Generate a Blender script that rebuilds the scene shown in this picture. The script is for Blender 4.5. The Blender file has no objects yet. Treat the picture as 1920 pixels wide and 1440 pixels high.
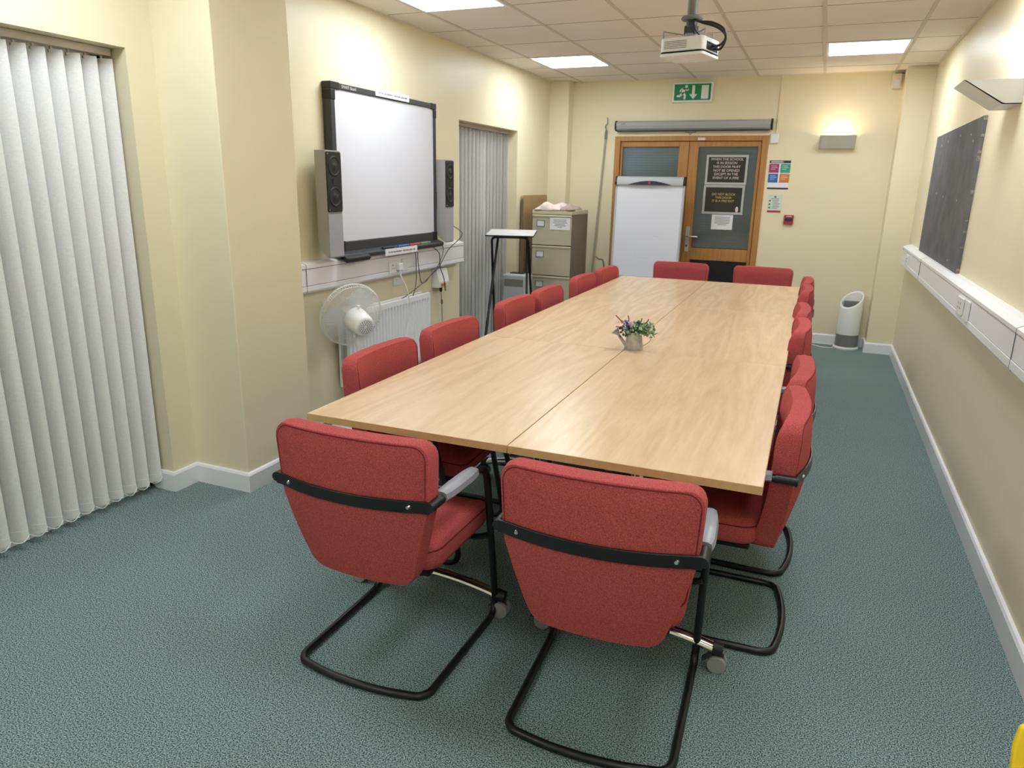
import bpy, bmesh, math, random
from mathutils import Vector, Matrix
random.seed(7)
S = bpy.context.scene
COL = S.collection
PI = math.pi

# ------------------------------------------------------------------ camera, world, exposure
CAM_H = 1.5179
YAW, PITCH, ROLL, FPX = .3927, -.2711, .0192, 1348.088
cam = bpy.data.cameras.new('camera'); camo = bpy.data.objects.new('camera', cam); COL.objects.link(camo)
cam.sensor_width = 36; cam.lens = FPX / 1920 * 36; cam.clip_start = .02
f = Vector((-math.sin(YAW) * math.cos(PITCH), math.cos(YAW) * math.cos(PITCH), math.sin(PITCH)))
r0 = Vector((math.cos(YAW), math.sin(YAW), 0)); u0 = r0.cross(f)
r = r0 * math.cos(ROLL) + u0 * math.sin(ROLL); u = -r0 * math.sin(ROLL) + u0 * math.cos(ROLL)
m = Matrix((r, u, -f)).transposed().to_4x4(); m.translation = (0, 0, CAM_H)
camo.matrix_world = m
cam.dof.use_dof = True; cam.dof.focus_distance = 2.4; cam.dof.aperture_fstop = 6.5
S.camera = camo
w = bpy.data.worlds.new('world'); S.world = w; w.use_nodes = True
w.node_tree.nodes['Background'].inputs[0].default_value = (.01, .013, .02, 1)
w.node_tree.nodes['Background'].inputs[1].default_value = 1
S.view_settings.view_transform = 'Standard'; S.view_settings.look = 'None'
S.view_settings.exposure = 0.0; S.view_settings.gamma = 1
S.view_settings.use_curve_mapping = False
PANEL_E = 19.8         # emission of the ceiling panels
UPLIGHT_W = 1.7       # bulb in each wall uplight

# ------------------------------------------------------------------ room numbers (metres)
XL, XR, YB, YF, HC = -2.835, .777, 7.914, -1.9, 2.584
WIN1 = (.30, 2.444, 2.05)      # y0, y1, top
WIN2 = (5.598, 6.864, 2.02)
COL1 = 3.094                    # far face of the column

# ------------------------------------------------------------------ materials
def srgb(r, g, b):
    c = lambda v: v / 12.92 if v <= .04045 else ((v + .055) / 1.055) ** 2.4
    return (c(r / 255), c(g / 255), c(b / 255), 1)

def mat(name, col, rough=.5, metal=0, bump=None, var=None, spec=.5, sheen=0, emit=None, coat=0):
    """col sRGB 0-255. bump=(scale, strength, distance); var=(scale, amount) brightness noise."""
    m = bpy.data.materials.new(name); m.use_nodes = True
    nt = m.node_tree; b = nt.nodes['Principled BSDF']
    c = srgb(*col)
    b.inputs['Base Color'].default_value = c
    b.inputs['Roughness'].default_value = rough; b.inputs['Metallic'].default_value = metal
    b.inputs['Specular IOR Level'].default_value = spec
    if sheen: b.inputs['Sheen Weight'].default_value = sheen; b.inputs['Sheen Roughness'].default_value = .5; b.inputs['Sheen Tint'].default_value = c
    if coat: b.inputs['Coat Weight'].default_value = coat; b.inputs['Coat Roughness'].default_value = .15
    if emit: b.inputs['Emission Color'].default_value = srgb(*emit[0]); b.inputs['Emission Strength'].default_value = emit[1]
    if bump or var:
        tc = nt.nodes.new('ShaderNodeTexCoord')
    if var:
        n = nt.nodes.new('ShaderNodeTexNoise'); n.inputs['Scale'].default_value = var[0]; n.inputs['Detail'].default_value = 4
        nt.links.new(tc.outputs['Object'], n.inputs['Vector'])
        rp = nt.nodes.new('ShaderNodeValToRGB'); a = var[1]
        lo_, hi_ = (.4, .6) if var[0] > 300 else (.3, .7)
        rp.color_ramp.elements[0].position = lo_; rp.color_ramp.elements[1].position = hi_
        rp.color_ramp.elements[0].color = tuple(x * (1 - a) for x in c[:3]) + (1,)
        rp.color_ramp.elements[1].color = tuple(min(1, x * (1 + a)) for x in c[:3]) + (1,)
        nt.links.new(n.outputs['Fac'], rp.inputs['Fac']); nt.links.new(rp.outputs['Color'], b.inputs['Base Color'])
    if bump:
        n = nt.nodes.new('ShaderNodeTexNoise'); n.inputs['Scale'].default_value = bump[0]; n.inputs['Detail'].default_value = 5
        nt.links.new(tc.outputs['Object'], n.inputs['Vector'])
        bp = nt.nodes.new('ShaderNodeBump'); bp.inputs['Strength'].default_value = bump[1]; bp.inputs['Distance'].default_value = bump[2]
        nt.links.new(n.outputs['Fac'], bp.inputs['Height']); nt.links.new(bp.outputs['Normal'], b.inputs['Normal'])
    return m

M = {}
M['wall'] = mat('cream_paint', (240, 229, 196), .42, bump=(9, .10, .02), var=(1.3, .02), spec=.5)
M['white_gloss'] = mat('white_gloss_paint', (244, 244, 246), .3)
M['ceil_bar'] = mat('ceiling_bar', (205, 196, 182), .5)
M['gap'] = mat('shadow_gap', (160, 148, 132), .8)
M['trunk'] = mat('white_pvc', (244, 244, 247), .32)
M['fabric'] = mat('red_wool_fabric', (184, 85, 84), .95, bump=(700, .5, .003), var=(420, .3), spec=.2, sheen=.25)
M['piping'] = mat('dark_red_piping', (120, 42, 44), .9, spec=.2)
M['black_steel'] = mat('black_powder_coat', (22, 22, 24), .35)
M['black'] = mat('black_plastic', (26, 26, 29), .45)
M['blackmatte'] = mat('black_matte', (14, 14, 15), .8)
M['chrome'] = mat('chrome', (215, 215, 215), .16, metal=1)
M['silver'] = mat('silver_plastic', (150, 151, 160), .32)
M['castor'] = mat('castor_grey', (158, 158, 160), .45)
M['grey_dk'] = mat('dark_grey_plastic', (58, 60, 64), .45)
M['cone'] = mat('speaker_cone', (40, 40, 43), .6)
M['grey_mid'] = mat('mid_grey', (128, 128, 126), .45)
M['grey_lt'] = mat('light_grey_plastic', (188, 192, 196), .4)
M['white_pl'] = mat('white_plastic', (236, 236, 232), .35)
M['paper'] = mat('white_paper', (238, 238, 240), .7)
M['board_white'] = mat('whiteboard_surface', (230, 232, 242), .25, var=(2, .02))
M['spk_grey'] = mat('speaker_grey', (165, 163, 160), .45)
M['spk_front'] = mat('speaker_front', (172, 171, 178), .4)
M['radiator'] = mat('radiator_white', (246, 247, 250), .35)
M['blindvane'] = None
M['rail'] = mat('aluminium_rail', (190, 178, 168), .4, metal=.3)
M['oak'] = None
M['beech'] = None
M['beige'] = mat('beige_metal', (196, 190, 164), .45)
M['brown_side'] = mat('coffee_metal', (118, 103, 82), .45)
M['hardboard'] = mat('brown_hardboard', (172, 142, 100), .6, var=(6, .06))
M['pinboard'] = mat('charcoal_pinboard', (112, 111, 112), .95, bump=(300, .4, .004), var=(7, .16), spec=.2)
M['chip_edge'] = mat('board_edge', (150, 142, 132), .8, var=(60, .5))
M['lightbox'] = mat('uplight_paint', (232, 232, 230), .4)
M['slat'] = mat('slate_slat', (150, 160, 168), .5)
M['green'] = mat('exit_green', (0, 140, 80), .4)
M['signwhite'] = mat('sign_white', (240, 242, 238), .4)
M['red'] = mat('call_point_red', (176, 52, 52), .4)
M['navy'] = mat('navy', (40, 46, 66), .5)
M['magenta'] = mat('magenta', (166, 54, 112), .5)
M['teal'] = mat('teal', (62, 160, 138), .5)
M['blue'] = mat('blue', (40, 110, 186), .5)
M['orange'] = mat('orange', (216, 128, 58), .5)
M['mint'] = mat('mint', (214, 228, 216), .5)
M['txt_grey'] = mat('text_grey', (120, 120, 126), .7)
M['txt_dark'] = mat('text_dark', (60, 60, 66), .7)
M['txt_pink'] = mat('text_pale', (226, 214, 210), .6)
M['txt_gold'] = mat('text_gold', (216, 190, 96), .6)
M['signblack'] = mat('sign_black', (40, 40, 38), .25)
M['signframe'] = mat('sign_frame', (186, 188, 184), .4)
M['zinc'] = mat('zinc', (176, 172, 168), .45, metal=.3, var=(30, .25))
M['leaf'] = mat('leaf_green', (116, 148, 112), .6, var=(40, .3))
M['leaf2'] = mat('leaf_pale', (172, 192, 148), .6, var=(40, .2))
M['leafdk'] = mat('leaf_dark', (52, 84, 66), .6)
M['petal_blue'] = mat('petal_blue', (74, 82, 150), .6)
M['petal_pink'] = mat('petal_pink', (228, 190, 196), .6)
M['petal_white'] = mat('petal_white', (232, 230, 216), .6)
M['twig'] = mat('twig', (126, 112, 98), .7)
M['berry'] = mat('berry', (30, 34, 60), .5)
M['yellow'] = mat('yellow_plastic', (250, 208, 40), .3)
M['fan'] = mat('fan_white', (242, 242, 240), .35)
M['blade'] = mat('fan_blade', (240, 242, 246), .3)
M['bag'] = mat('paper_bag', (226, 208, 202), .8, bump=(14, .6, .02))
M['bag2'] = mat('kraft_bag', (170, 150, 140), .8, bump=(14, .6, .02))
M['pole'] = mat('grey_pole', (180, 172, 156), .5)
M['cable_grey'] = mat('cable_grey', (96, 92, 88), .5)
M['cream_pl'] = mat('cream_plastic', (236, 222, 200), .4)
M['emit_panel'] = mat('led_diffuser', (255, 255, 255), .5, emit=((238, 247, 255), PANEL_E))
M['bulb'] = mat('warm_bulb', (255, 230, 190), .5, emit=((255, 214, 160), 6))
M['skin_line'] = mat('crack_line', (150, 130, 95), .8)

def nodes(m): return m.node_tree.nodes, m.node_tree.links, m.node_tree.nodes['Principled BSDF']
def N(ns, t, **k):
    n = ns.new(t)
    for a, v in k.items():
        if a in n.inputs: n.inputs[a].default_value = v
        else: setattr(n, a, v)
    return n

# beech table laminate: grain along local Y
def wood(name, cols, rough, ring=2.2, stretch=(9, .9, 9), axis='Y'):
    m = mat(name, (200, 170, 130), rough); ns, ln, b = nodes(m)
    tc = N(ns, 'ShaderNodeTexCoord'); oi = N(ns, 'ShaderNodeObjectInfo')
    add = N(ns, 'ShaderNodeVectorMath', operation='MULTIPLY_ADD')
    ln.new(oi.outputs['Random'], add.inputs[0]); add.inputs[1].default_value = (7, 13, 3); ln.new(tc.outputs['Object'], add.inputs[2])
    mp = N(ns, 'ShaderNodeMapping'); mp.inputs['Scale'].default_value = stretch
    ln.new(add.outputs[0], mp.inputs['Vector'])
    big = N(ns, 'ShaderNodeTexNoise', Scale=.55, Detail=2, Roughness=.45); ln.new(mp.outputs[0], big.inputs['Vector'])
    mul = N(ns, 'ShaderNodeMath', operation='MULTIPLY'); mul.inputs[1].default_value = 17 * ring / 2.2; ln.new(big.outputs['Fac'], mul.inputs[0])
    fr = N(ns, 'ShaderNodeMath', operation='PINGPONG'); fr.inputs[1].default_value = 1.0; ln.new(mul.outputs[0], fr.inputs[0])
    mp2 = N(ns, 'ShaderNodeMapping'); mp2.inputs['Scale'].default_value = [v * 9 for v in stretch]; ln.new(add.outputs[0], mp2.inputs['Vector'])
    fine = N(ns, 'ShaderNodeTexNoise', Scale=1.0, Detail=5, Roughness=.6); ln.new(mp2.outputs[0], fine.inputs['Vector'])
    broad = N(ns, 'ShaderNodeTexNoise', Scale=1.1, Detail=2); ln.new(mp.outputs[0], broad.inputs['Vector'])
    mix = N(ns, 'ShaderNodeMath', operation='MULTIPLY_ADD'); mix.inputs[1].default_value = .24
    ln.new(fr.outputs[0], mix.inputs[0])
    f2 = N(ns, 'ShaderNodeMath', operation='MULTIPLY'); f2.inputs[1].default_value = .55; ln.new(fine.outputs['Fac'], f2.inputs[0])
    f3 = N(ns, 'ShaderNodeMath', operation='MULTIPLY_ADD'); f3.inputs[1].default_value = .25; ln.new(broad.outputs['Fac'], f3.inputs[0]); ln.new(f2.outputs[0], f3.inputs[2]); ln.new(f3.outputs[0], mix.inputs[2])
    rp = N(ns, 'ShaderNodeValToRGB'); e = rp.color_ramp.elements
    e[0].position = .2; e[1].position = .85; e[0].color = srgb(*cols[0]); e[1].color = srgb(*cols[1])
    ln.new(mix.outputs[0], rp.inputs['Fac']); ln.new(rp.outputs['Color'], b.inputs['Base Color'])
    return m
M['beech'] = wood('beech_laminate', [(213, 180, 140), (237, 206, 168)], .27)
M['beech_edge'] = wood('beech_edging', [(206, 168, 116), (222, 184, 132)], .4)
M['oak'] = wood('oak_veneer', [(164, 112, 58), (198, 146, 84)], .4, stretch=(14, 14, .9))

# carpet
m = mat('green_carpet', (76, 104, 100), 1, spec=.1); ns, ln, b = nodes(m)
tc = N(ns, 'ShaderNodeTexCoord')
n1 = N(ns, 'ShaderNodeTexNoise', Scale=240, Detail=3, Roughness=.6); n2 = N(ns, 'ShaderNodeTexNoise', Scale=2.2, Detail=3)
vo = N(ns, 'ShaderNodeTexVoronoi', Scale=150)
for n in (n1, n2, vo): ln.new(tc.outputs['Object'], n.inputs['Vector'])
rp = N(ns, 'ShaderNodeValToRGB'); e = rp.color_ramp.elements
e[0].position = .39; e[0].color = srgb(40, 62, 62); e[1].position = .63; e[1].color = srgb(176, 198, 197)
ln.new(n1.outputs['Fac'], rp.inputs['Fac'])
mx = N(ns, 'ShaderNodeMix', data_type='RGBA', blend_type='MULTIPLY'); mx.inputs[0].default_value = .35
ln.new(rp.outputs['Color'], mx.inputs[6]); rp2 = N(ns, 'ShaderNodeValToRGB'); e = rp2.color_ramp.elements
e[0].position = .35; e[0].color = (.82, .85, .84, 1); e[1].position = .7; e[1].color = (1, 1, 1, 1)
ln.new(n2.outputs['Fac'], rp2.inputs['Fac']); ln.new(rp2.outputs['Color'], mx.inputs[7]); ln.new(mx.outputs[2], b.inputs['Base Color'])
bp = N(ns, 'ShaderNodeBump', Strength=.6, Distance=.004); ln.new(n1.outputs['Fac'], bp.inputs['Height']); ln.new(bp.outputs['Normal'], b.inputs['Normal'])
M['carpet'] = m
# ceiling tile with fine fissures
m = mat('mineral_tile', (238, 230, 221), .9, bump=(140, .25, .004), var=(3, .02), spec=.2); M['tile'] = m
# blind fabric with swirl emboss
m = mat('blind_fabric', (216, 208, 198), .75, spec=.3); ns, ln, b = nodes(m)
tc = N(ns, 'ShaderNodeTexCoord'); mp = N(ns, 'ShaderNodeMapping'); mp.inputs['Scale'].default_value = (1, 1, 1.6); mp.inputs['Rotation'].default_value = (.6, .3, 0)
wv = N(ns, 'ShaderNodeTexNoise', Scale=34, Detail=3, Roughness=.6, Distortion=3.0)
ln.new(tc.outputs['Object'], mp.inputs['Vector']); ln.new(mp.outputs[0], wv.inputs['Vector']); rp = N(ns, 'ShaderNodeValToRGB'); e = rp.color_ramp.elements
e[0].position = .35; e[1].position = .65; e[0].color = srgb(234, 232, 228); e[1].color = srgb(242, 240, 237); ln.new(wv.outputs['Fac'], rp.inputs['Fac']); ln.new(rp.outputs['Color'], b.inputs['Base Color'])
bp = N(ns, 'ShaderNodeBump', Strength=.25, Distance=.0015); ln.new(wv.outputs['Fac'], bp.inputs['Height']); ln.new(bp.outputs['Normal'], b.inputs['Normal'])
M['blindvane'] = m
# clear glass pane (thin)
m = bpy.data.materials.new('pane_glass'); m.use_nodes = True; nt = m.node_tree; nt.nodes.clear()
o_ = nt.nodes.new('ShaderNodeOutputMaterial'); mxs = nt.nodes.new('ShaderNodeMixShader'); tr = nt.nodes.new('ShaderNodeBsdfTransparent'); gl = nt.nodes.new('ShaderNodeBsdfGlossy')
tr.inputs[0].default_value = (.86, .9, .9, 1); gl.inputs['Roughness'].default_value = .08
fz = nt.nodes.new('ShaderNodeFresnel'); fz.inputs[0].default_value = 1.5
nt.links.new(fz.outputs[0], mxs.inputs[0]); nt.links.new(tr.outputs[0], mxs.inputs[1]); nt.links.new(gl.outputs[0], mxs.inputs[2]); nt.links.new(mxs.outputs[0], o_.inputs[0])
M['glass'] = m

# ------------------------------------------------------------------ mesh helpers
def B(): return bmesh.new()
def box(bm, x0, x1, y0, y1, z0, z1):
    v = [bm.verts.new((x, y, z)) for z in (z0, z1) for y in (y0, y1) for x in (x0, x1)]
    for f in ((0, 2, 3, 1), (4, 5, 7, 6), (0, 1, 5, 4), (2, 6, 7, 3), (0, 4, 6, 2), (1, 3, 7, 5)):
        bm.faces.new([v[i] for i in f])
    return v
def tube(bm, pts, rad, seg=12, closed=False, flat=1.0):
    pts = [Vector(p) for p in pts]; n = len(pts)
    rads = rad if isinstance(rad, (list, tuple)) else [rad] * n
    T = []
    for i in range(n):
        a = pts[(i - 1) % n] if (closed or i > 0) else pts[i]; c = pts[(i + 1) % n] if (closed or i < n - 1) else pts[i]
        T.append((c - a).normalized())
    up = Vector((0, 0, 1)) if abs(T[0].z) < .9 else Vector((1, 0, 0))
    nx = T[0].cross(up).normalized(); rings = []
    for i in range(n):
        if i: nx = (nx - T[i] * nx.dot(T[i])).normalized()
        ny = T[i].cross(nx)
        rings.append([bm.verts.new(pts[i] + (nx * math.cos(2 * PI * k / seg) + ny * math.sin(2 * PI * k / seg) * flat) * rads[i]) for k in range(seg)])
    for i in range(n if closed else n - 1):
        a, c = rings[i], rings[(i + 1) % n]
        for k in range(seg): bm.faces.new((a[k], a[(k + 1) % seg], c[(k + 1) % seg], c[k]))
    if not closed:
        bm.faces.new(rings[0][::-1]); bm.faces.new(rings[-1])
def cyl(bm, p0, p1, r0, r1=None, seg=20): tube(bm, [p0, p1], [r0, r0 if r1 is None else r1], seg)
def fillet(pts, r, n=6):
    """round the inner corners of a 3D polyline"""
    pts = [Vector(p) for p in pts]; out = [pts[0]]
    for i in range(1, len(pts) - 1):
        a, b, c = pts[i - 1], pts[i], pts[i + 1]; d1 = (a - b); d2 = (c - b)
        rr = min(r, d1.length * .49, d2.length * .49); p, q = b + d1.normalized() * rr, b + d2.normalized() * rr
        for k in range(n + 1):
            t = k / n; out.append(p * (1 - t) ** 2 + b * 2 * t * (1 - t) + q * t * t)
    out.append(pts[-1]); return out
def smooth_path(pts, n=8):
    P = [Vector(p) for p in pts]; P = [2 * P[0] - P[1]] + P + [2 * P[-1] - P[-2]]; out = []
    for i in range(1, len(P) - 2):
        for k in range(n):
            t = k / n; a, b, c, d = P[i - 1:i + 3]
            out.append(.5 * ((2 * b) + (c - a) * t + (2 * a - 5 * b + 4 * c - d) * t * t + (3 * b - a - 3 * c + d) * t ** 3))
    out.append(P[-2]); return out
def lathe(bm, prof, seg=32, c=(0, 0, 0), cap=True):
    rings = []
    for (r_, z) in prof:
        rings.append([bm.verts.new((c[0] + r_ * math.cos(2 * PI * k / seg), c[1] + r_ * math.sin(2 * PI * k / seg), c[2] + z)) for k in range(seg)])
    for a, b_ in zip(rings, rings[1:]):
        for k in range(seg): bm.faces.new((a[k], a[(k + 1) % seg], b_[(k + 1) % seg], b_[k]))
    if cap:
        bm.faces.new(rings[0][::-1]); bm.faces.new(rings[-1])
def prism(bm, poly, axis, a, b_):
    """poly: 2D points; extruded along axis from a to b. axis 'x': (y,z); 'y': (x,z); 'z': (x,y)"""
    def P(p, t): return {'x': (t, p[0], p[1]), 'y': (p[0], t, p[1]), 'z': (p[0], p[1], t)}[axis]
    v0 = [bm.verts.new(P(p, a)) for p in poly]; v1 = [bm.verts.new(P(p, b_)) for p in poly]; n = len(poly)
    for i in range(n): bm.faces.new((v0[i], v0[(i + 1) % n], v1[(i + 1) % n], v1[i]))
    bm.faces.new(v0[::-1]); bm.faces.new(v1)
def rrect(x0, x1, y0, y1, r, n=5):
    out = []
    for cx, cy, a in ((x1 - r, y1 - r, 0), (x0 + r, y1 - r, 90), (x0 + r, y0 + r, 180), (x1 - r, y0 + r, 270)):
        for k in range(n + 1):
            t = math.radians(a + 90 * k / n); out.append((cx + r * math.cos(t), cy + r * math.sin(t)))
    return out
def disc_pts(cx, cy, r, n=24): return [(cx + r * math.cos(2 * PI * k / n), cy + r * math.sin(2 * PI * k / n)) for k in range(n)]

def obj(name, bm, m, parent=None, smooth=30, bevel=0, seg=2, loc=None, label=None, off=None, subd=0):
    bmesh.ops.recalc_face_normals(bm, faces=bm.faces)
    if off is not None: bmesh.ops.translate(bm, verts=bm.verts, vec=Vector(off))
    me = bpy.data.meshes.new(name); bm.to_mesh(me); bm.free()
    o = bpy.data.objects.new(name, me); COL.objects.link(o)
    for mm in (m if isinstance(m, list) else [m]): me.materials.append(mm)
    if loc is not None: o.location = loc
    if parent: o.parent = parent
    if smooth:
        for p in me.polygons: p.use_smooth = True
        me.set_sharp_from_angle(angle=math.radians(smooth))
    if bevel:
        bv = o.modifiers.new('bevel', 'BEVEL'); bv.width = bevel; bv.segments = seg; bv.limit_method = 'ANGLE'; bv.angle_limit = math.radians(40)
        if smooth:
            bv.harden_normals = False
            for p in me.polygons: p.use_smooth = True
            me.set_sharp_from_angle(angle=math.radians(180))
            wn = o.modifiers.new('wn', 'WEIGHTED_NORMAL'); wn.keep_sharp = False
    if subd:
        sm = o.modifiers.new('sub', 'SUBSURF'); sm.levels = subd; sm.render_levels = subd
    if label: o['label'] = label
    return o
def tag(o, label, cat, group=None):
    o['label'] = label; o['category'] = cat
    if group: o['group'] = group
    return o
def thing(name, label, cat, loc=(0, 0, 0), rz=0, group=None):
    o = bpy.data.objects.new(name, None); COL.objects.link(o); o.location = loc; o.rotation_euler = (0, 0, rz)
    o.empty_display_size = .1
    return tag(o, label, cat, group)
def struct(name, bm, m, parent=None, **k):
    o = obj(name, bm, m, parent, **k)
    if not parent: o['kind'] = 'structure'
    return o
def dup(root, loc, rz, label, group=None):
    r_ = root.copy(); COL.objects.link(r_); r_.location = loc; r_.rotation_euler = (0, 0, rz); r_['label'] = label
    if group: r_['group'] = group
    for ch in list(root.children):
        c = ch.copy(); COL.objects.link(c); c.parent = r_
        for g in list(ch.children):
            d = g.copy(); COL.objects.link(d); d.parent = c
    return r_
def text(name, body, size, loc, rot, m, parent=None, align='CENTER', sx=1.0, space=1.0, bold=0.0, ext=.0004):
    cu = bpy.data.curves.new(name, 'FONT'); cu.body = body; cu.size = size; cu.align_x = align; cu.align_y = 'CENTER'
    cu.extrude = ext; cu.space_line = space; cu.offset = bold; cu.resolution_u = 3
    t_ = bpy.data.objects.new(name, cu); COL.objects.link(t_); bpy.context.view_layer.update()
    me = bpy.data.meshes.new_from_object(t_.evaluated_get(bpy.context.evaluated_depsgraph_get())); bpy.data.objects.remove(t_); bpy.data.curves.remove(cu)
    me.name = name; me.materials.clear(); me.materials.append(m)
    o = bpy.data.objects.new(name, me); COL.objects.link(o)
    o.location = loc; o.rotation_euler = rot; o.scale = (sx, 1, 1)
    if parent: o.parent = parent
    return o
ROT_Y = (PI / 2, 0, 0)              # reads on a face looking toward -Y
ROT_X = (PI / 2, 0, PI / 2)         # reads on a face looking toward +X

# ------------------------------------------------------------------ room shell
bm = B(); box(bm, XL - .35, XR + .2, YF - .2, YB + .25, -.1, 0); struct('floor', bm, M['carpet'], smooth=0)
bm = B(); box(bm, XL - .25, XR + .2, YF - .2, YB + .25, HC, HC + .1); struct('ceiling', bm, M['tile'], smooth=0)
bm = B()
def lw(y0, y1, z0, z1): box(bm, XL - .25, XL, y0, y1, z0, z1)
lw(YF - .2, WIN1[0], 0, HC); lw(WIN1[0], WIN1[1], WIN1[2], HC); lw(WIN1[1], WIN2[0], 0, HC)
lw(WIN2[0], WIN2[1], WIN2[2], HC); lw(WIN2[1], YB + .2, 0, HC)
struct('wall_left', bm, M['wall'], smooth=0)
bm = B(); box(bm, XL - .01, -2.494, 2.592, COL1, 0, HC); struct('wall_left', bm, M['wall'], smooth=0, bevel=.004)                 # column
bm = B(); box(bm, XL - .01, -2.622, 7.762, YB + .01, 0, HC); struct('wall_left', bm, M['wall'], smooth=0, bevel=.004)            # corner pilaster
bm = B(); box(bm, XR, XR + .2, YF - .2, YB + .2, 0, HC); struct('wall_right', bm, M['wall'], smooth=0)
bm = B(); box(bm, .547, XR + .01, 7.655, YB + .01, 0, HC); struct('wall_right', bm, M['wall'], smooth=0, bevel=.004)
DX0, DX1, DZ = -2.135, -.570, 2.03
bm = B(); box(bm, XL - .2, DX0, YB, YB + .2, 0, HC); box(bm, DX1, XR + .2, YB, YB + .2, 0, HC); box(bm, DX0, DX1, YB, YB + .2, DZ, HC)
struct('wall_back', bm, M['wall'], smooth=0)
bm = B(); box(bm, XL - .2, XR + .2, YF - .2, YF, 0, HC); struct('wall_front', bm, M['wall'], smooth=0)

# suspended ceiling grid: wide bars along the room, fine shadow gaps across
GX, GY = -2.5307, 7.512
bm = B()
for i in range(6): box(bm, GX + .6 * i - .012, GX + .6 * i + .012, YF, YB, HC - .004, HC + .002)
struct('trim_1', bm, M['ceil_bar'], smooth=0)
bm = B()
for k in range(-0, 17):
    y = GY - .6 * k
    if y > YF: box(bm, XL, XR, y - .003, y + .003, HC - .0015, HC + .002)
struct('trim_2', bm, M['gap'], smooth=0)
bm = B()
for (x0, x1, y0, y1) in ((XL, XL + .02, YF, 2.59), (XL, XL + .02, COL1, 7.762), (XR - .02, XR, YF, 7.655), (-2.62, .547, YB - .02, YB)):
    box(bm, x0, x1, y0, y1, HC - .003, HC + .002)
struct('trim_3', bm, M['tile'], smooth=0)

# skirting boards
def skirting(name, pts, side, h=.1, t=.018):
    """pts along the wall line; side=+1: room is to the left of travel"""
    P = [Vector((x, y)) for x, y in pts]; n = len(P); offs = []
    for i in range(n):
        ds = []
        if i: ds.append((P[i] - P[i - 1]).normalized())
        if i < n - 1: ds.append((P[i + 1] - P[i]).normalized())
        ns_ = [Vector((-d.y, d.x)) * side for d in ds]
        o_ = ns_[0] if len(ns_) == 1 else (ns_[0] + ns_[1]) / (1 + ns_[0].dot(ns_[1]))
        offs.append(o_)
    prof = [(0, 0), (t, 0), (t, h - .012), (t - .006, h - .002), (0, h)]
    bm = B(); rings = [[bm.verts.new((P[i].x + offs[i].x * a, P[i].y + offs[i].y * a, z)) for a, z in prof] for i in range(n)]
    for a, c in zip(rings, rings[1:]):
        for k in range(len(prof)): bm.faces.new((a[k], a[(k + 1) % 5], c[(k + 1) % 5], c[k]))
    bm.faces.new(rings[0]); bm.faces.new(rings[-1][::-1])
    return struct(name, bm, M['white_gloss'], smooth=20)
skirting('baseboard_left', [(XL - .12, WIN1[1]), (XL, WIN1[1]), (XL, 2.592), (-2.494, 2.592), (-2.494, COL1), (XL, COL1), (XL, WIN2[0]), (XL - .12, WIN2[0])], -1)
skirting('baseboard_left', [(XL - .12, WIN2[1]), (XL, WIN2[1]), (XL, 7.762), (-2.622, 7.762), (-2.622, YB), (DX0 - .01, YB)], -1)
skirting('baseboard_back', [(DX1 + .01, YB), (.547, YB), (.547, 7.655), (XR, 7.655), (XR, YF)], -1)
skirting('baseboard_front', [(XR, YF), (XL, YF)], -1)

# windows behind the vertical blinds
def window(name, y0, y1, top, lab):
    bm = B(); x0, x1 = XL - .21, XL - .15
    for (a, c, d, e_) in ((y0, y0 + .06, 0, top), (y1 - .06, y1, 0, top), (y0, y1, 0, .12), (y0, y1, top - .06, top), ((y0 + y1) / 2 - .05, (y0 + y1) / 2 + .05, 0, top)):
        box(bm, x0, x1, a, c, d, e_)
    o = struct(name, bm, M['white_gloss'], smooth=0, bevel=.004)
    bm = B(); box(bm, x0 + .02, x0 + .028, y0 + .05, y1 - .05, .1, top - .05); obj('pane', bm, M['glass'], o, smooth=0)
window('window_1', *WIN1, ''); window('window_2', *WIN2, '')

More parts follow.
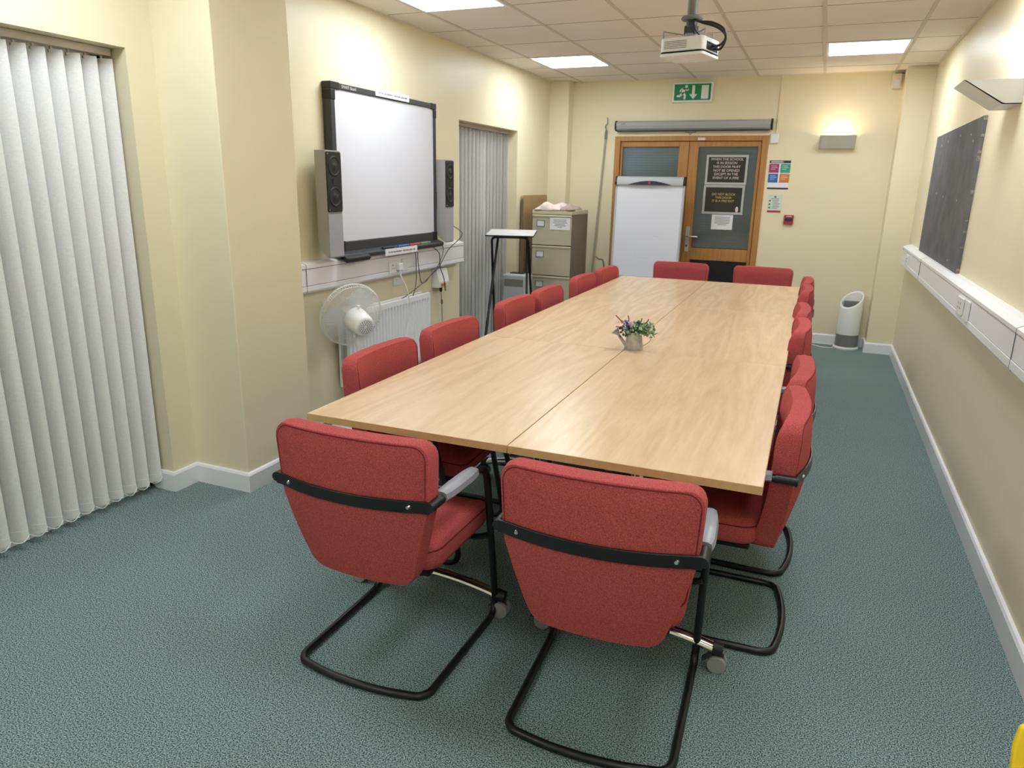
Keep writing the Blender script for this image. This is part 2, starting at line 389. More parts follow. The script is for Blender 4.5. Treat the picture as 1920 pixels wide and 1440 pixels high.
# ------------------------------------------------------------------ vertical blinds
def blind(label, y0, y1, top, yr, n, pitch, xr, tilt):
    root = thing('vertical_blind', label, 'blind', (xr, (y0 + y1) / 2, 0), group='cream vertical blinds')
    o = (-xr, -(y0 + y1) / 2, 0)
    bm = B(); box(bm, xr - .055, xr - .012, y0 + .005, y1 - .012, top - .033, top - .001); obj('head_rail', bm, M['rail'], root, bevel=.003, off=o)
    cur = []
    for k in range(n):
        ye = yr - pitch * k
        bm = B(); W_, nseg = .0875, 6; ang = math.radians(tilt + random.uniform(-3, 3))
        dx, dy = -math.cos(ang), -math.sin(ang); px, py = math.sin(ang), -math.cos(ang)
        zs = [.045, .0851, .0853, .5, 1.0, 1.5, top - .075, top - .045]; cols = []
        sway = random.uniform(-.004, .004)
        for z in zs:
            th = .0016 if z < .0852 else .0005
            fr, bk = [], []
            for s in range(nseg + 1):
                t = s / nseg; bow = .006 * 4 * t * (1 - t)
                cx = xr + dx * W_ * t + px * bow + sway * (1 - z / top); cy = ye + dy * W_ * t + py * bow
                fr.append(bm.verts.new((cx + px * th, cy + py * th, z))); bk.append(bm.verts.new((cx - px * th, cy - py * th, z)))
            cols.append(fr + bk[::-1])
        L = len(cols[0])
        for a, c in zip(cols, cols[1:]):
            for s in range(L): bm.faces.new((a[s], a[(s + 1) % L], c[(s + 1) % L], c[s]))
        bm.faces.new(cols[0][::-1]); bm.faces.new(cols[-1])
        v = obj('vane', bm, M['blindvane'], root, smooth=40, off=o)
        hx, hy = xr + dx * W_ / 2, ye + dy * W_ / 2
        bm = B(); cyl(bm, (hx, hy, top - .05), (hx, hy, top - .03), .006, seg=8); box(bm, hx - .004, hx + .004, hy - .012, hy + .012, top - .056, top - .046)
        obj('hanger', bm, M['rail'], v, off=o)
        cur.append((xr + .004 + sway, ye, .07))
    bm = B(); pts = []
    for a, c in zip(cur, cur[1:]):
        sag = .022 * random.uniform(.8, 1.2)
        for k in range(8):
            t = k / 8; pts.append((a[0] + (c[0] - a[0]) * t + .006 * math.sin(PI * t), a[1] + (c[1] - a[1]) * t, a[2] - sag * 4 * t * (1 - t)))
    pts.append(cur[-1]); tube(bm, pts, .0018, 6); obj('bottom_chain', bm, M['white_pl'], root, off=o)
    return root
blind('cream vertical blind with wide swirled vanes in the nearer window recess', *WIN1, 2.425, 28, .0755, -2.897, 35)
blind('narrow cream vertical blind in the far window beside the filing cabinet', *WIN2, 6.80, 16, .0755, -2.902, -28)

# ------------------------------------------------------------------ ceiling light panels
panels = [(0, 2, 'square white ceiling light panel at the far end, on the whiteboard side'), (4, 2, 'square white ceiling light panel at the far end, right of the projector'),
          (0, 6, 'square white ceiling light panel above the interactive whiteboard, cut by the top edge'), (4, 6, 'ceiling light panel over the middle of the table by the right wall, out of view'),
          (0, 10, 'ceiling light panel above the near blind and column, out of view'), (4, 10, 'ceiling light panel above the near end of the table, out of view'),
          (0, 14, 'ceiling light panel behind the camera on the blind side'), (4, 14, 'ceiling light panel behind the camera by the right wall')]
for cx, k, lab in panels:
    x0 = GX + .6 * cx; y0 = GY - .6 * k
    root = thing('ceiling_light_panel', lab, 'ceiling light', (x0 + .3, y0 + .3, HC), group='ceiling light panels')
    bm = B()
    for a, b_, c, d in ((-.288, .288, -.288, -.27), (-.288, .288, .27, .288), (-.288, -.27, -.27, .27), (.27, .288, -.27, .27)): box(bm, a, b_, c, d, -.008, .0)
    obj('frame', bm, M['white_gloss'], root, smooth=0)
    bm = B(); box(bm, -.27, .27, -.27, .27, -.006, -.001); obj('diffuser', bm, M['emit_panel'], root, smooth=0)

# ------------------------------------------------------------------ conference tables
TROT = .0071; TX, TY, TW, TL, TZ = -1.5844, 1.943, .7639, 1.5148, .73
def Tp(a, b_): c, s = math.cos(TROT), math.sin(TROT); return (TX + c * a - s * b_, TY + s * a + c * b_, 0)
def make_table(label):
    root = thing('conference_table', label, 'table', group='beech tables pushed together')
    hw, hl = TW / 2 - .0022, TL / 2 - .0022
    bm = B(); box(bm, -hw, hw, -hl, hl, TZ - .026, TZ); top = obj('tabletop', bm, M['beech'], root, smooth=0, bevel=.0015, seg=1)
    bm = B()
    for a, b_, c, d in ((-hw - .0006, hw + .0006, -hl - .0007, -hl + .001), (-hw - .0006, hw + .0006, hl - .001, hl + .0007), (-hw - .0006, -hw + .001, -hl, hl), (hw - .001, hw + .0006, -hl, hl)):
        box(bm, a, b_, c, d, TZ - .0255, TZ - .0012)
    obj('edge_band', bm, M['beech_edge'], top, smooth=0)
    for sy in (-1, 1):
        y = sy * (hl - .17)
        bm = B(); cyl(bm, (0, y, .09), (0, y, TZ - .04), .022); lg = obj('leg', bm, M['chrome'], root)
        bm = B(); box(bm, -.26, .26, y - .035, y + .035, TZ - .042, TZ - .0262); obj('bracket', bm, M['black'], lg, smooth=0, bevel=.004)
        bm = B(); pts = [(-.285 + .57 * t / 12, y, .082 + .035 * (1 - (2 * t / 12 - 1) ** 2)) for t in range(13)]; tube(bm, pts, .021, 14, flat=.8); obj('foot', bm, M['chrome'], root)
        for sx in (-1, 1):
            bm = B(); cyl(bm, (sx * .283, y, .082), (sx * .315, y, .079), .024, .02, 14); cp = obj('foot_cap', bm, M['black'], root)
            bm = B()
            for dx in (-.014, .014): cyl(bm, (sx * .3, y + dx - .009, .03), (sx * .3, y + dx + .009, .03), .03, seg=24)
            cw = obj('castor', bm, M['castor'], root, bevel=.003)
            bm = B(); box(bm, sx * .3 - .02, sx * .3 + .02, y - .005, y + .005, .025, .066); cyl(bm, (sx * .3, y, .06), (sx * .3, y, .078), .012, seg=10)
            prism(bm, [(sx * .3 - .01, .055), (sx * .3 - .045, .03), (sx * .3 - .05, .035), (sx * .3 - .02, .066)], 'y', y - .012, y + .012)
            obj('castor_housing', bm, M['grey_dk'], cw, bevel=.002)
    bm = B(); box(bm, -.02, .02, -hl + .2, hl - .2, TZ - .075, TZ - .03); obj('beam', bm, M['black_steel'], root, smooth=0)
    return root
tlabs = [('beech conference table at the near left, its corner closest to the column', .5, .5), ('beech conference table at the near right, closest to the camera', 1.5, .5),
         ('middle beech conference table on the whiteboard side, beside the watering can', .5, 1.5), ('middle beech conference table on the right wall side, under the watering can', 1.5, 1.5),
         ('far beech conference table on the filing cabinet side', .5, 2.5), ('far beech conference table on the right, nearest the wooden door', 1.5, 2.5)]
T0 = None
for lab, i, j in tlabs:
    p = Tp(i * TW, j * TL)
    if T0 is None: T0 = make_table(lab); T0.location = p; T0.rotation_euler = (0, 0, TROT)
    else: dup(T0, p, TROT, lab)

# ------------------------------------------------------------------ chairs (local: front is +Y, rear floor bar at y=0)
def back_rear_y(z):      # rear surface of the backrest on the centre line edges
    if z > .62: return -.010 - (z - .62) / .21 * .012
    t = (.62 - z) / .265; return -.010 + .062 * t ** 1.3
def back_halfw(z):
    z0, z1 = .355, .828
    w_ = .170 + (.252 - .170) * min(1, (z - z0) / .27) ** .85 if z < .625 else .252 + (z - .625) / .203 * .009
    rt, rb = .045, .035
    if z > z1 - rt: d = z - (z1 - rt); w_ -= rt - math.sqrt(max(0, rt * rt - d * d))
    if z < z0 + rb: d = (z0 + rb) - z; w_ -= (rb - math.sqrt(max(0, rb * rb - d * d)))
    return w_
def back_bulge(x, z=.6): return -(.044 - .018 * max(0, (z - .66) / .17)) * (1 - (x / .25) ** 2)
def make_chair(label):
    root = thing('conference_chair', label, 'chair', group='red armchairs around the tables')
    # backrest
    zs = [.355 + .473 * t for t in (0, .006, .02, .04, .065, .1, .17, .25, .35, .45, .53, .6, .7, .8, .86, .9, .925, .95, .97, .985, .995, 1)]
    nu = 18; T_ = .072; bm = B(); F, R_ = [], []
    for z in zs:
        hw = back_halfw(z); fr, rr = [], []
        for k in range(nu + 1):
            uu = -1 + 2 * k / nu; x = hw * uu; y = back_rear_y(z) + back_bulge(x, z)
            puff = .012 * (1 - uu ** 4) * max(0, 1 - abs((z - .6) / .25) ** 4)
            topd = .008 * max(0, (z - .778) / .05)
            fr.append(bm.verts.new((x * .985, y + T_ + puff - topd, z))); rr.append(bm.verts.new((x, y + topd, z)))
        F.append(fr); R_.append(rr)
    for i in range(len(zs) - 1):
        for k in range(nu):
            bm.faces.new((R_[i][k], R_[i][k + 1], R_[i + 1][k + 1], R_[i + 1][k])); bm.faces.new((F[i][k], F[i + 1][k], F[i + 1][k + 1], F[i][k + 1]))
    loopR = [R_[0][k] for k in range(nu + 1)] + [R_[i][nu] for i in range(1, len(zs))] + [R_[-1][k] for k in range(nu - 1, -1, -1)] + [R_[i][0] for i in range(len(zs) - 2, 0, -1)]
    loopF = [F[0][k] for k in range(nu + 1)] + [F[i][nu] for i in range(1, len(zs))] + [F[-1][k] for k in range(nu - 1, -1, -1)] + [F[i][0] for i in range(len(zs) - 2, 0, -1)]
    n = len(loopR); pip = [v.co.copy() for v in loopR]; pipf = [v.co.copy() for v in loopF]
    mids = [bm.verts.new(((a.co + c.co) / 2) + Vector((0, 0, .004 if (a.co.z > .778) else 0)) + Vector((.004 * (1 if a.co.x > 0 else -1) if abs(a.co.x) > .15 else 0, 0, 0))) for a, c in zip(loopR, loopF)]
    for i in range(n):
        j = (i + 1) % n
        bm.faces.new((loopR[i], mids[i], mids[j], loopR[j])); bm.faces.new((mids[i], loopF[i], loopF[j], mids[j]))
    bk = obj('backrest', bm, M['fabric'], root, bevel=.011, seg=3)
    def ins(p): return Vector((p.x * .97, p.y - .001, .6 + (p.z - .6) * .972))
    up_ = [ins(p) + Vector((0, .002, 0)) for p in pip if p.z > .62]; lo_ = [ins(p) for p in pip if p.z <= .62]
    i0 = next(i for i, p in enumerate(pip) if p.z > .62)
    seq = [ins(p) for p in pip if p.z > .62]; seq.sort(key=lambda p: 0)
    bm = B(); tube(bm, seq, .0022, 6); obj('piping', bm, M['piping'], bk)
    k0 = max(i for i, p in enumerate(pip) if p.z > .62) + 1
    lo = [pip[(k0 + i) % n] for i in range(n) if pip[(k0 + i) % n].z <= .62]
    bm = B(); tube(bm, [Vector((p.x * .985, p.y + .012, p.z + .002)) for p in lo], .0035, 6); obj('edge_trim', bm, M['blackmatte'], bk)
    bm = B(); tube(bm, [Vector((p.x * .968, p.y - .001, .6 + (p.z - .6) * .97)) for p in pipf], .0022, 6, closed=True); obj('piping', bm, M['piping'], bk)
    # seat
    bm = B(); sec = rrect(-.222, .222, .075, .50, .06, 6); rings = []
    for (ins_, z) in ((.03, .375), (.006, .383), (0, .40), (0, .435), (.004, .452), (.018, .464), (.05, .470), (.12, .472)):
        rings.append([bm.verts.new((x * (1 - ins_ / .222), .2875 + (y - .2875) * (1 - ins_ / .2125), z - .02 * max(0, (y - .40) / .1) ** 2 * (z > .43) + .012 * (abs(x) / .22) ** 4 * (z > .45))) for x, y in sec])
    L = len(sec)
    for a, c in zip(rings, rings[1:]):
        for k in range(L): bm.faces.new((a[k], a[(k + 1) % L], c[(k + 1) % L], c[k]))
    bm.faces.new(rings[0][::-1]); bm.faces.new(rings[-1])
    st = obj('seat', bm, M['fabric'], root, smooth=60)
    bm = B(); tube(bm, [Vector((x * .997, .2875 + (y - .2875) * .997, .446 - .02 * max(0, (y - .40) / .1) ** 2)) for x, y in sec], .0024, 6, closed=True); obj('piping', bm, M['piping'], st)
    bm = B(); box(bm, -.19, .19, .10, .46, .352, .376); obj('seat_pan', bm, M['blackmatte'], st, bevel=.006)
    # frame: one bent tube
    R = .0125
    half = [(.264, -.005, .650), (.262, .06, .654), (.252, .345, .640), (.243, .485, .028), (.236, .46, R), (.236, .075, R)]
    a = fillet([(.264, -.005, .650), (.255, .375, .638), (.240, .505, R), (.236, .01, R)], .075, 8)
    rear = [(.236, .035, R), (.231, .012, R), (.215, -.008, R), (.19, -.017, R), (.12, -.030, R), (.06, -.036, R), (0, -.038, R)]
    h = a[:-1] + smooth_path([(.236, .06, R)] + rear, 4)
    full = h + [Vector((-p.x, p.y, p.z)) for p in reversed(h[:-1])]
    bm = B(); tube(bm, full, R, 14); fr = obj('frame', bm, M['black_steel'], root, smooth=60)
    bm = B(); tube(bm, fillet([(-.243, .41, .36), (-.2, .41, .345), (.2, .41, .345), (.243, .41, .36)], .03), .011, 10); tube(bm, [(-.15, .41, .345), (-.15, .12, .347)], .01, 8); tube(bm, [(.15, .41, .345), (.15, .12, .347)], .01, 8)
    obj('seat_support', bm, M['black_steel'], fr)
    # flat bar across the back
    bm = B(); ns_ = 20; Rg = []
    for k in range(ns_ + 1):
        x = -.264 + .528 * k / ns_; y = back_rear_y(.648) + (back_bulge(x) if abs(x) < .25 else 0) - .006
        Rg.append([bm.verts.new((x, y + dy, .648 + dz)) for dy, dz in ((-.004, -.018), (.004, -.018), (.004, .018), (-.004, .018))])
    for a_, c in zip(Rg, Rg[1:]):
        for k in range(4): bm.faces.new((a_[k], a_[(k + 1) % 4], c[(k + 1) % 4], c[k]))
    bm.faces.new(Rg[0][::-1]); bm.faces.new(Rg[-1]); bar = obj('back_bar', bm, M['black_steel'], root, bevel=.002)
    for s in (-1, 1):
        x = s * .205; y = back_rear_y(.648) + back_bulge(x) - .010
        bm = B(); cyl(bm, (x, y + .002, .648), (x, y - .004, .648), .0075, .005, 12); obj('bolt', bm, M['chrome'], bar)
        bm = B(); cyl(bm, (s * .264, -.022, .650), (s * .264, .045, .650), .0145, seg=14); obj('arm_socket', bm, M['black'], fr)
        # arm pad
        bm = B(); Rg = []
        for k in range(9):
            t = k / 8; y = .055 + .225 * t; xc = .264 - .010 * (y / .375); zc = .651 - .013 * y / .375
            hw = .027 * (1 - .25 * abs(2 * t - 1) ** 4)
            sec = [(-hw, -.004), (-hw * .85, .012), (-hw * .4, .0165), (0, .0172), (hw * .4, .0165), (hw * .85, .012), (hw, -.004), (hw * .8, -.01), (-hw * .8, -.01)]
            Rg.append([bm.verts.new((s * (xc - .002) + q[0], y, zc + q[1] + .003)) for q in sec])
        for a_, c in zip(Rg, Rg[1:]):
            for k in range(9): bm.faces.new((a_[k], a_[(k + 1) % 9], c[(k + 1) % 9], c[k]))
        bm.faces.new(Rg[0][::-1]); bm.faces.new(Rg[-1]); obj('arm_pad', bm, M['silver'], root, label='silver grey plastic arm pad')
    return root
CH0 = [None]
def chair(x, y, rz, label):
    if CH0[0] is None:
        c = make_chair(label); c.location = (x, y, 0); c.rotation_euler = (0, 0, rz); CH0[0] = c; return c
    return dup(CH0[0], (x, y, 0), rz, label)
chair(-1.166, 1.618, .0, 'red cantilever armchair at the near end, beside the column, its right arm in full view')
chair(-.428, 1.618, .045, 'red cantilever armchair in front, largest in view, at the near right table')
RS = [(0.005, 2.506, .02, 'red armchair on the right, closest to the camera, at the near table corner'),
      (0.01, 3.06, -.02, 'second red armchair from the camera along the right side'),
      (-.02, 4.08, .0, 'third red armchair from the camera along the right side, beside the middle table'),
      (-.03, 4.68, .03, 'fourth red armchair from the camera along the right side'),
      (-.03, 5.66, .0, 'fifth red armchair from the camera along the right side, mostly hidden'),
      (-.035, 6.215, .0, 'last red armchair along the right side, nearest the air purifier')]
for x, y, a, lab in RS: chair(x, y, PI / 2 + a, lab)
LS = [(-1.70, 2.585, .03, 'red armchair on the left in front of the white fan, nearest of its row'),
      (-1.70, 3.23, -.02, 'second red armchair on the left, in front of the radiator end'),
      (-1.71, 4.12, .0, 'third red armchair on the left, in front of the folding stand'),
      (-1.70, 4.67, .02, 'fourth red armchair on the left, in front of the light grey boxy appliance'),
      (-1.70, 5.50, .0, 'fifth red armchair on the left, in front of the filing cabinet'),
      (-1.69, 6.15, -.03, 'sixth and last red armchair on the left, beside the leaning pole')]
for x, y, a, lab in LS: chair(x, y, -PI / 2 + a, lab)
chair(-1.175, 7.0, PI - .03, 'red armchair at the far end in front of the flip chart')
chair(-.43, 7.0, PI - .02, 'red armchair at the far end in front of the wooden door')

# ------------------------------------------------------------------ watering can with flowers (on the tables)
can = thing('watering_can', 'small zinc watering can holding artificial flowers on the middle table', 'planter', (-.792, 3.50, TZ), .12)
bm = B(); lathe(bm, [(.046, 0), (.047, .003), (.036, .088), (.034, .088), (.033, .07), (.001, .07)], 28, cap=False)
bm.faces.new([v for v in bm.verts[:28]][::-1]); obj('body', bm, M['zinc'], can)
bm = B(); tube(bm, [(-.040, 0, .018), (-.062, 0, .045), (-.082, 0, .072)], [.009, .008, .007], 10); sp = obj('spout', bm, M['zinc'], can)
bm = B(); tube(bm, [(-.080, 0, .070), (-.098, 0, .090)], [.007, .024], 16); obj('rose', bm, M['zinc'], sp)
bm = B(); tube(bm, smooth_path([(.037, 0, .078), (.062, 0, .088), (.082, 0, .072), (.078, 0, .045), (.045, 0, .018)], 6), .0016, 8); obj('handle', bm, M['zinc'], can)
def leafpatch(bm, c, d, L, W_):
    d = Vector(d).normalized(); s = d.cross(Vector((random.uniform(-1, 1), random.uniform(-1, 1), .4))).normalized(); nn = d.cross(s)
    c = Vector(c); ring = [c, c + d * L * .35 + s * W_ * .5 - nn * .001, c + d * L * .75 + s * W_ * .35 + nn * .002, c + d * L + nn * .004, c + d * L * .75 - s * W_ * .35 + nn * .002, c + d * L * .35 - s * W_ * .5 - nn * .001]
    vs = [bm.verts.new(p) for p in ring]; mid = bm.verts.new(c + d * L * .5 - nn * .003)
    for i in range(6): bm.faces.new((vs[i], vs[(i + 1) % 6], mid))
def sprig(bm, x0, x1, n, zr=(.075, .13), L=.022, W_=.014):
    for _ in range(n):
        x = random.uniform(x0, x1); y = random.uniform(-.045, .045); z = random.uniform(*zr)
        leafpatch(bm, (x, y, z), (random.uniform(-1, 1), random.uniform(-1, 1), random.uniform(-.4, 1)), L * random.uniform(.6, 1.2), W_)
bm = B(); sprig(bm, -.02, .07, 150); sprig(bm, .05, .1, 40, (.07, .105)); obj('green_leaves', bm, M['leaf'], can, smooth=0)
bm = B(); sprig(bm, -.01, .09, 75); obj('pale_leaves', bm, M['leaf2'], can, smooth=0)
bm = B(); sprig(bm, -.07, .03, 45, (.07, .11)); obj('dark_leaves', bm, M['leafdk'], can, smooth=0)
bm = B()
for _ in range(60):
    t = random.random(); leafpatch(bm, (-.048 + .035 * t + random.uniform(-.008, .008), random.uniform(-.02, .02) - .01, .142 - .06 * t + random.uniform(-.006, .006)), (random.uniform(-1, 1), random.uniform(-1, 0), random.uniform(-.5, 1)), .012, .009)
obj('blue_flowers', bm, M['petal_blue'], can, smooth=0)
bm = B()
for k in range(7):
    a = 2 * PI * k / 7; leafpatch(bm, (-.02, -.02, .134), (math.cos(a), -.35, math.sin(a)), .019, .013)
for k in range(6):
    a = 2 * PI * k / 6; leafpatch(bm, (-.062, .0, .135), (math.cos(a), -.3, math.sin(a)), .013, .010)
obj('pink_flowers', bm, M['petal_pink'], can, smooth=0)
bm = B()
for _ in range(26): leafpatch(bm, (random.uniform(-.085, -.035), random.uniform(-.02, .02), random.uniform(.075, .135)), (random.uniform(-1, 1), -.5, random.uniform(-1, 1)), .013, .009)
obj('white_flowers', bm, M['petal_white'], can, smooth=0)
bm = B()
for a, b_ in (((-.06, 0, .13), (-.098, 0, .165)), ((-.03, 0, .14), (-.036, 0, .168)), ((-.055, -.02, .11), (-.092, -.02, .112)), ((.05, 0, .13), (.066, 0, .156)), ((.03, 0, .14), (.032, 0, .158))): cyl(bm, a, b_, .0028, .0035, 7)
obj('twigs', bm, M['twig'], can)
bm = B()
for p in ((.072, -.02, .115), (.076, -.025, .108), (.066, -.02, .108), (-.07, -.02, .105), (-.066, -.03, .11), (.015, -.02, .14), (.02, -.02, .136)): bmesh.ops.create_icosphere(bm, subdivisions=2, radius=.007, matrix=Matrix.Translation(p))
obj('berries', bm, M['berry'], can)

# ------------------------------------------------------------------ interactive whiteboard
wb = thing('interactive_whiteboard', 'large interactive whiteboard with black frame on the left wall', 'whiteboard', (XL, 4.47, 1.58))
y0, y1, z0, z1 = -.68, .62, -.50, .505      # local
bm = B(); box(bm, .02, .055, y0 + .025, y1 - .02, z0 + .04, z1 - .02); obj('surface', bm, M['board_white'], wb, smooth=0)
bm = B(); box(bm, .004, .064, y0, y0 + .042, z0, z1); box(bm, .004, .064, y1 - .034, y1, z0, z1); box(bm, .004, .064, y0 + .042, y1 - .034, z1 - .036, z1); box(bm, .004, .066, y0 + .042, y1 - .034, z0, z0 + .066)
fr = obj('frame', bm, M['grey_dk'], wb, smooth=0, bevel=.005)
for ya, yb, yc_, yd in ((y0 - .002, y0 + .09, y0 - .002, y0 + .044), (y1 - .075, y1 + .002, y1 - .036, y1 + .002)):
    bm = B(); box(bm, .003, .068, ya, yb, z1 - .04, z1 + .003); box(bm, .003, .068, yc_, yd, z1 - .1, z1 - .04); obj('corner_cap', bm, M['black'], fr, smooth=0, bevel=.005)
    bm = B(); box(bm, .003, .068, ya, yb, z0 - .003, z0 + .07); obj('corner_cap', bm, M['black'], fr, smooth=0, bevel=.005)
bm = B(); prism(bm, [(.0, z0 + .0), (.10, z0 - .045), (.115, z0 - .03), (.115, z0 - .012), (.06, z0 + .008)], 'y', y0 - .0, y1 + .02)
tray = obj('pen_tray', bm, M['grey_dk'], wb, smooth=0, bevel=.006)
bm = B(); prism(bm, [(.05, z0 - .02), (.125, z0 - .06), (.14, z0 - .05), (.14, z0 - .028), (.07, z0 + .002)], 'y', y0, y0 + .26); obj('eraser_holder', bm, M['black'], tray, smooth=0, bevel=.008)
for col, ya, nm in (('black', -.22, 'pen_slot'), ('blue', -.02, 'pen_slot'), ('red', .14, 'pen_slot'), ('leaf', .30, 'pen_slot')):
    bm = B(); cyl(bm, (.098, ya, z0 - .002), (.098, ya + .14, z0 - .002), .009, seg=12); obj(nm, bm, M[col], tray)
text('lettering', 'SMART Board', .026, (.0672, y0 + .185, z1 - .019), ROT_X, M['txt_pink'], fr)
lab = obj('label_strip', (lambda bm: (box(bm, .064, .070, -.20, .22, z1 - .028, z1 + .016), bm)[1])(B()), M['paper'], wb, smooth=0, label='white printed label strip')
text('lettering', 'Do not use markers - electronic pens only', .021, (.0705, .01, z1 - .006), ROT_X, M['txt_dark'], lab)
lab = obj('label_strip', (lambda bm: (box(bm, .115, .121, -.215, .21, z0 - .052, z0 - .008), bm)[1])(B()), M['paper'], wb, smooth=0, label='white printed label strip')
text('lettering', 'Do not use markers - electronic pens only', .021, (.1215, -.0, z0 - .03), ROT_X, M['txt_dark'], lab)

# speakers beside the whiteboard
def speaker(y0, y1, xf, label):
    root = thing('speaker', label, 'speaker', (XL + .06, (y0 + y1) / 2, 1.065), group='wall speakers beside the whiteboard')
    hw = (y1 - y0) / 2; d = xf - XL - .06
    bm = B(); box(bm, -.06, .002, .03, .06, .25, .38); obj('wall_bracket', bm, M['grey_mid'], root, smooth=0)
    bm = B(); prism(bm, [(0, .055), (d * .95, 0), (d, .0), (d, .625), (0, .625)], 'y', -hw, hw); obj('cabinet', bm, [M['spk_grey']], root, smooth=0, bevel=.006)
    bm = B(); box(bm, d, d + .004, -hw + .004, hw - .004, .006, .26); obj('front_panel', bm, M['spk_front'], root, smooth=0, bevel=.003)
    bm = B(); prism(bm, rrect(-hw + .004, hw - .004, .272, .617, .012), 'x', d - .001, d + .008); gr = obj('baffle', bm, M['black'], root, smooth=0, bevel=.002)
    for z, r_ in ((.535, .058), (.36, .058)):
        r_ = min(r_, hw - .012)
        bm = B()
        rings = [[bm.verts.new((d + x, rr * math.cos(2 * PI * k / 32), z + rr * math.sin(2 * PI * k / 32))) for k in range(32)] for x, rr in ((.008, r_), (.012, r_ * .95), (.012, r_ * .85), (.004 + .005, r_ * .78), (.0085, r_ * .4), (.011, r_ * .32), (.014, r_ * .2))]
        for a, c in zip(rings, rings[1:]):
            for k in range(32): bm.faces.new((a[k], a[(k + 1) % 32], c[(k + 1) % 32], c[k]))
        bm.faces.new(rings[-1]); obj('woofer', bm, M['cone'], gr)
    bm = B(); cyl(bm, (d + .007, 0, .447), (d + .0105, 0, .447), .02, seg=24); obj('tweeter', bm, M['cone'], gr)
    for yy in (-hw + .012, hw - .012):
        for z in (.284, .605):
            bm = B(); cyl(bm, (d + .007, yy, z), (d + .011, yy, z), .004, seg=10); obj('screw', bm, M['chrome'], gr)
speaker(3.611, 3.760, -2.70, 'tall grey wall speaker left of the whiteboard, beside the column')
speaker(5.095, 5.232, -2.70, 'tall grey wall speaker right of the whiteboard, beside the far blind')

# ------------------------------------------------------------------ dado trunking
def trunk_left():
    root = thing('dado_trunking', 'white cable trunking on the left wall below the whiteboard', 'cable trunking', (XL, 4.5, .96), group='white dado trunking')
    y0, y1 = 3.405 - 4.5, 5.545 - 4.5
    bm = B(); prism(bm, [(0, -.092), (.062, -.092), (.072, -.08), (.072, -.055), (.069, -.05), (.069, .05), (.072, .055), (.072, .075), (.035, .088), (0, .092)], 'y', y0, y1); obj('body', bm, M['trunk'], root, smooth=0)
    bm = B(); box(bm, .0692, .0702, y0, y1, -.0515, -.0485); box(bm, .0692, .0702, y0, y1, .0485, .0515); obj('seam', bm, M['txt_grey'], root, smooth=0)
    bm = B(); prism(bm, [(0, -.0925), (.063, -.0925), (.073, -.08), (.073, .076), (.036, .0885), (0, .0925)], 'y', y0 + .06, y0 + .063); obj('joint', bm, M['txt_grey'], root, smooth=0)
trunk_left()
def trunk_right():
    root = thing('dado_trunking', 'long white cable trunking running along the right wall', 'cable trunking', (XR, 3.3, .973), group='white dado trunking')
    y0, y1 = YF + .02 - 3.3, 7.42 - 3.3
    bm = B(); prism(bm, [(0, -.092), (-.058, -.092), (-.068, -.08), (-.068, -.05), (-.065, -.045), (-.065, .05), (-.068, .055), (-.068, .07), (-.03, .088), (0, .092)], 'y', y0, y1); obj('body', bm, M['trunk'], root, smooth=0)
    bm = B(); box(bm, -.0662, -.0652, y0, y1, -.0465, -.0435); box(bm, -.0662, -.0652, y0, y1, .0485, .0515); obj('seam', bm, M['grey_lt'], root, smooth=0)
    for yj in (6.06 - 3.3, 3.11 - 3.3, .1 - 3.3):
        bm = B(); prism(bm, [(0, -.0925), (-.059, -.0925), (-.069, -.08), (-.069, .071), (-.031, .0885), (0, .0925)], 'y', yj - .0015, yj + .0015); obj('joint', bm, M['txt_grey'], root, smooth=0)
trunk_right()
def plate(x, sx, y, z, w_, h, label, holes=0, grp=None):
    root = thing('wall_socket', label, 'socket', (x, y, z), group=grp)
    bm = B(); prism(bm, rrect(-w_ / 2, w_ / 2, -h / 2, h / 2, .006), 'x', 0, sx * .011); p = obj('plate', bm, M['white_pl'], root, smooth=0, bevel=.003)
    for i in range(holes):
        yc = (i - (holes - 1) / 2) * .06
        bm = B()
        for a, b_, c, d in ((-.004, .004, .008, .018), (-.014, -.006, -.012, -.007), (.006, .014, -.012, -.007)): box(bm, min(0, sx * .0115), max(0, sx * .0115), yc + a, yc + b_, c, d)
        obj('pin_hole', bm, M['txt_dark'], p, smooth=0)
    return root
plate(XL + .070, 1, 4.435, .935, .146, .086, 'white double wall socket on the left trunking with a plug in it', 2)
plate(XL + .070, 1, 4.575, .94, .085, .086, 'small white data plate beside the left double socket')
plate(XR - .066, -1, 6.90, .965, .146, .086, 'white double socket at the far end of the right trunking', 2)
plate(XR - .066, -1, 4.24, .965, .146, .086, 'farther of two white sockets close together on the right trunking', 2)
plate(XR - .066, -1, 4.045, .965, .086, .1, 'nearer of two white plates close together on the right trunking')
plate(XL + .001, 1, 4.585, .812, .125, .06, 'small white tag plate on the wall under the left trunking')

# plug and its white lead
pl = thing('mains_plug', 'white mains plug pushed into the left double socket with its cable', 'plug', (XL + .081, 4.47, .935))
bm = B(); prism(bm, rrect(-.026, .026, -.026, .026, .012), 'x', 0, .03); obj('body', bm, M['white_pl'], pl, bevel=.006)
bm = B(); cyl(bm, (.016, .0, -.02), (.022, .004, -.075), .009, .006, 10); obj('strain_relief', bm, M['white_pl'], pl)
bm = B(); tube(bm, smooth_path([(.022, .004, -.07), (.045, .03, -.14), (.058, .055, -.25), (.06, .06, -.33), (.06, .02, -.45), (.06, -.03, -.58), (.06, -.02, -.75), (.06, -.2, -.9), (.05, -.5, -.93)], 8), .0035, 8); obj('lead', bm, M['white_pl'], pl)

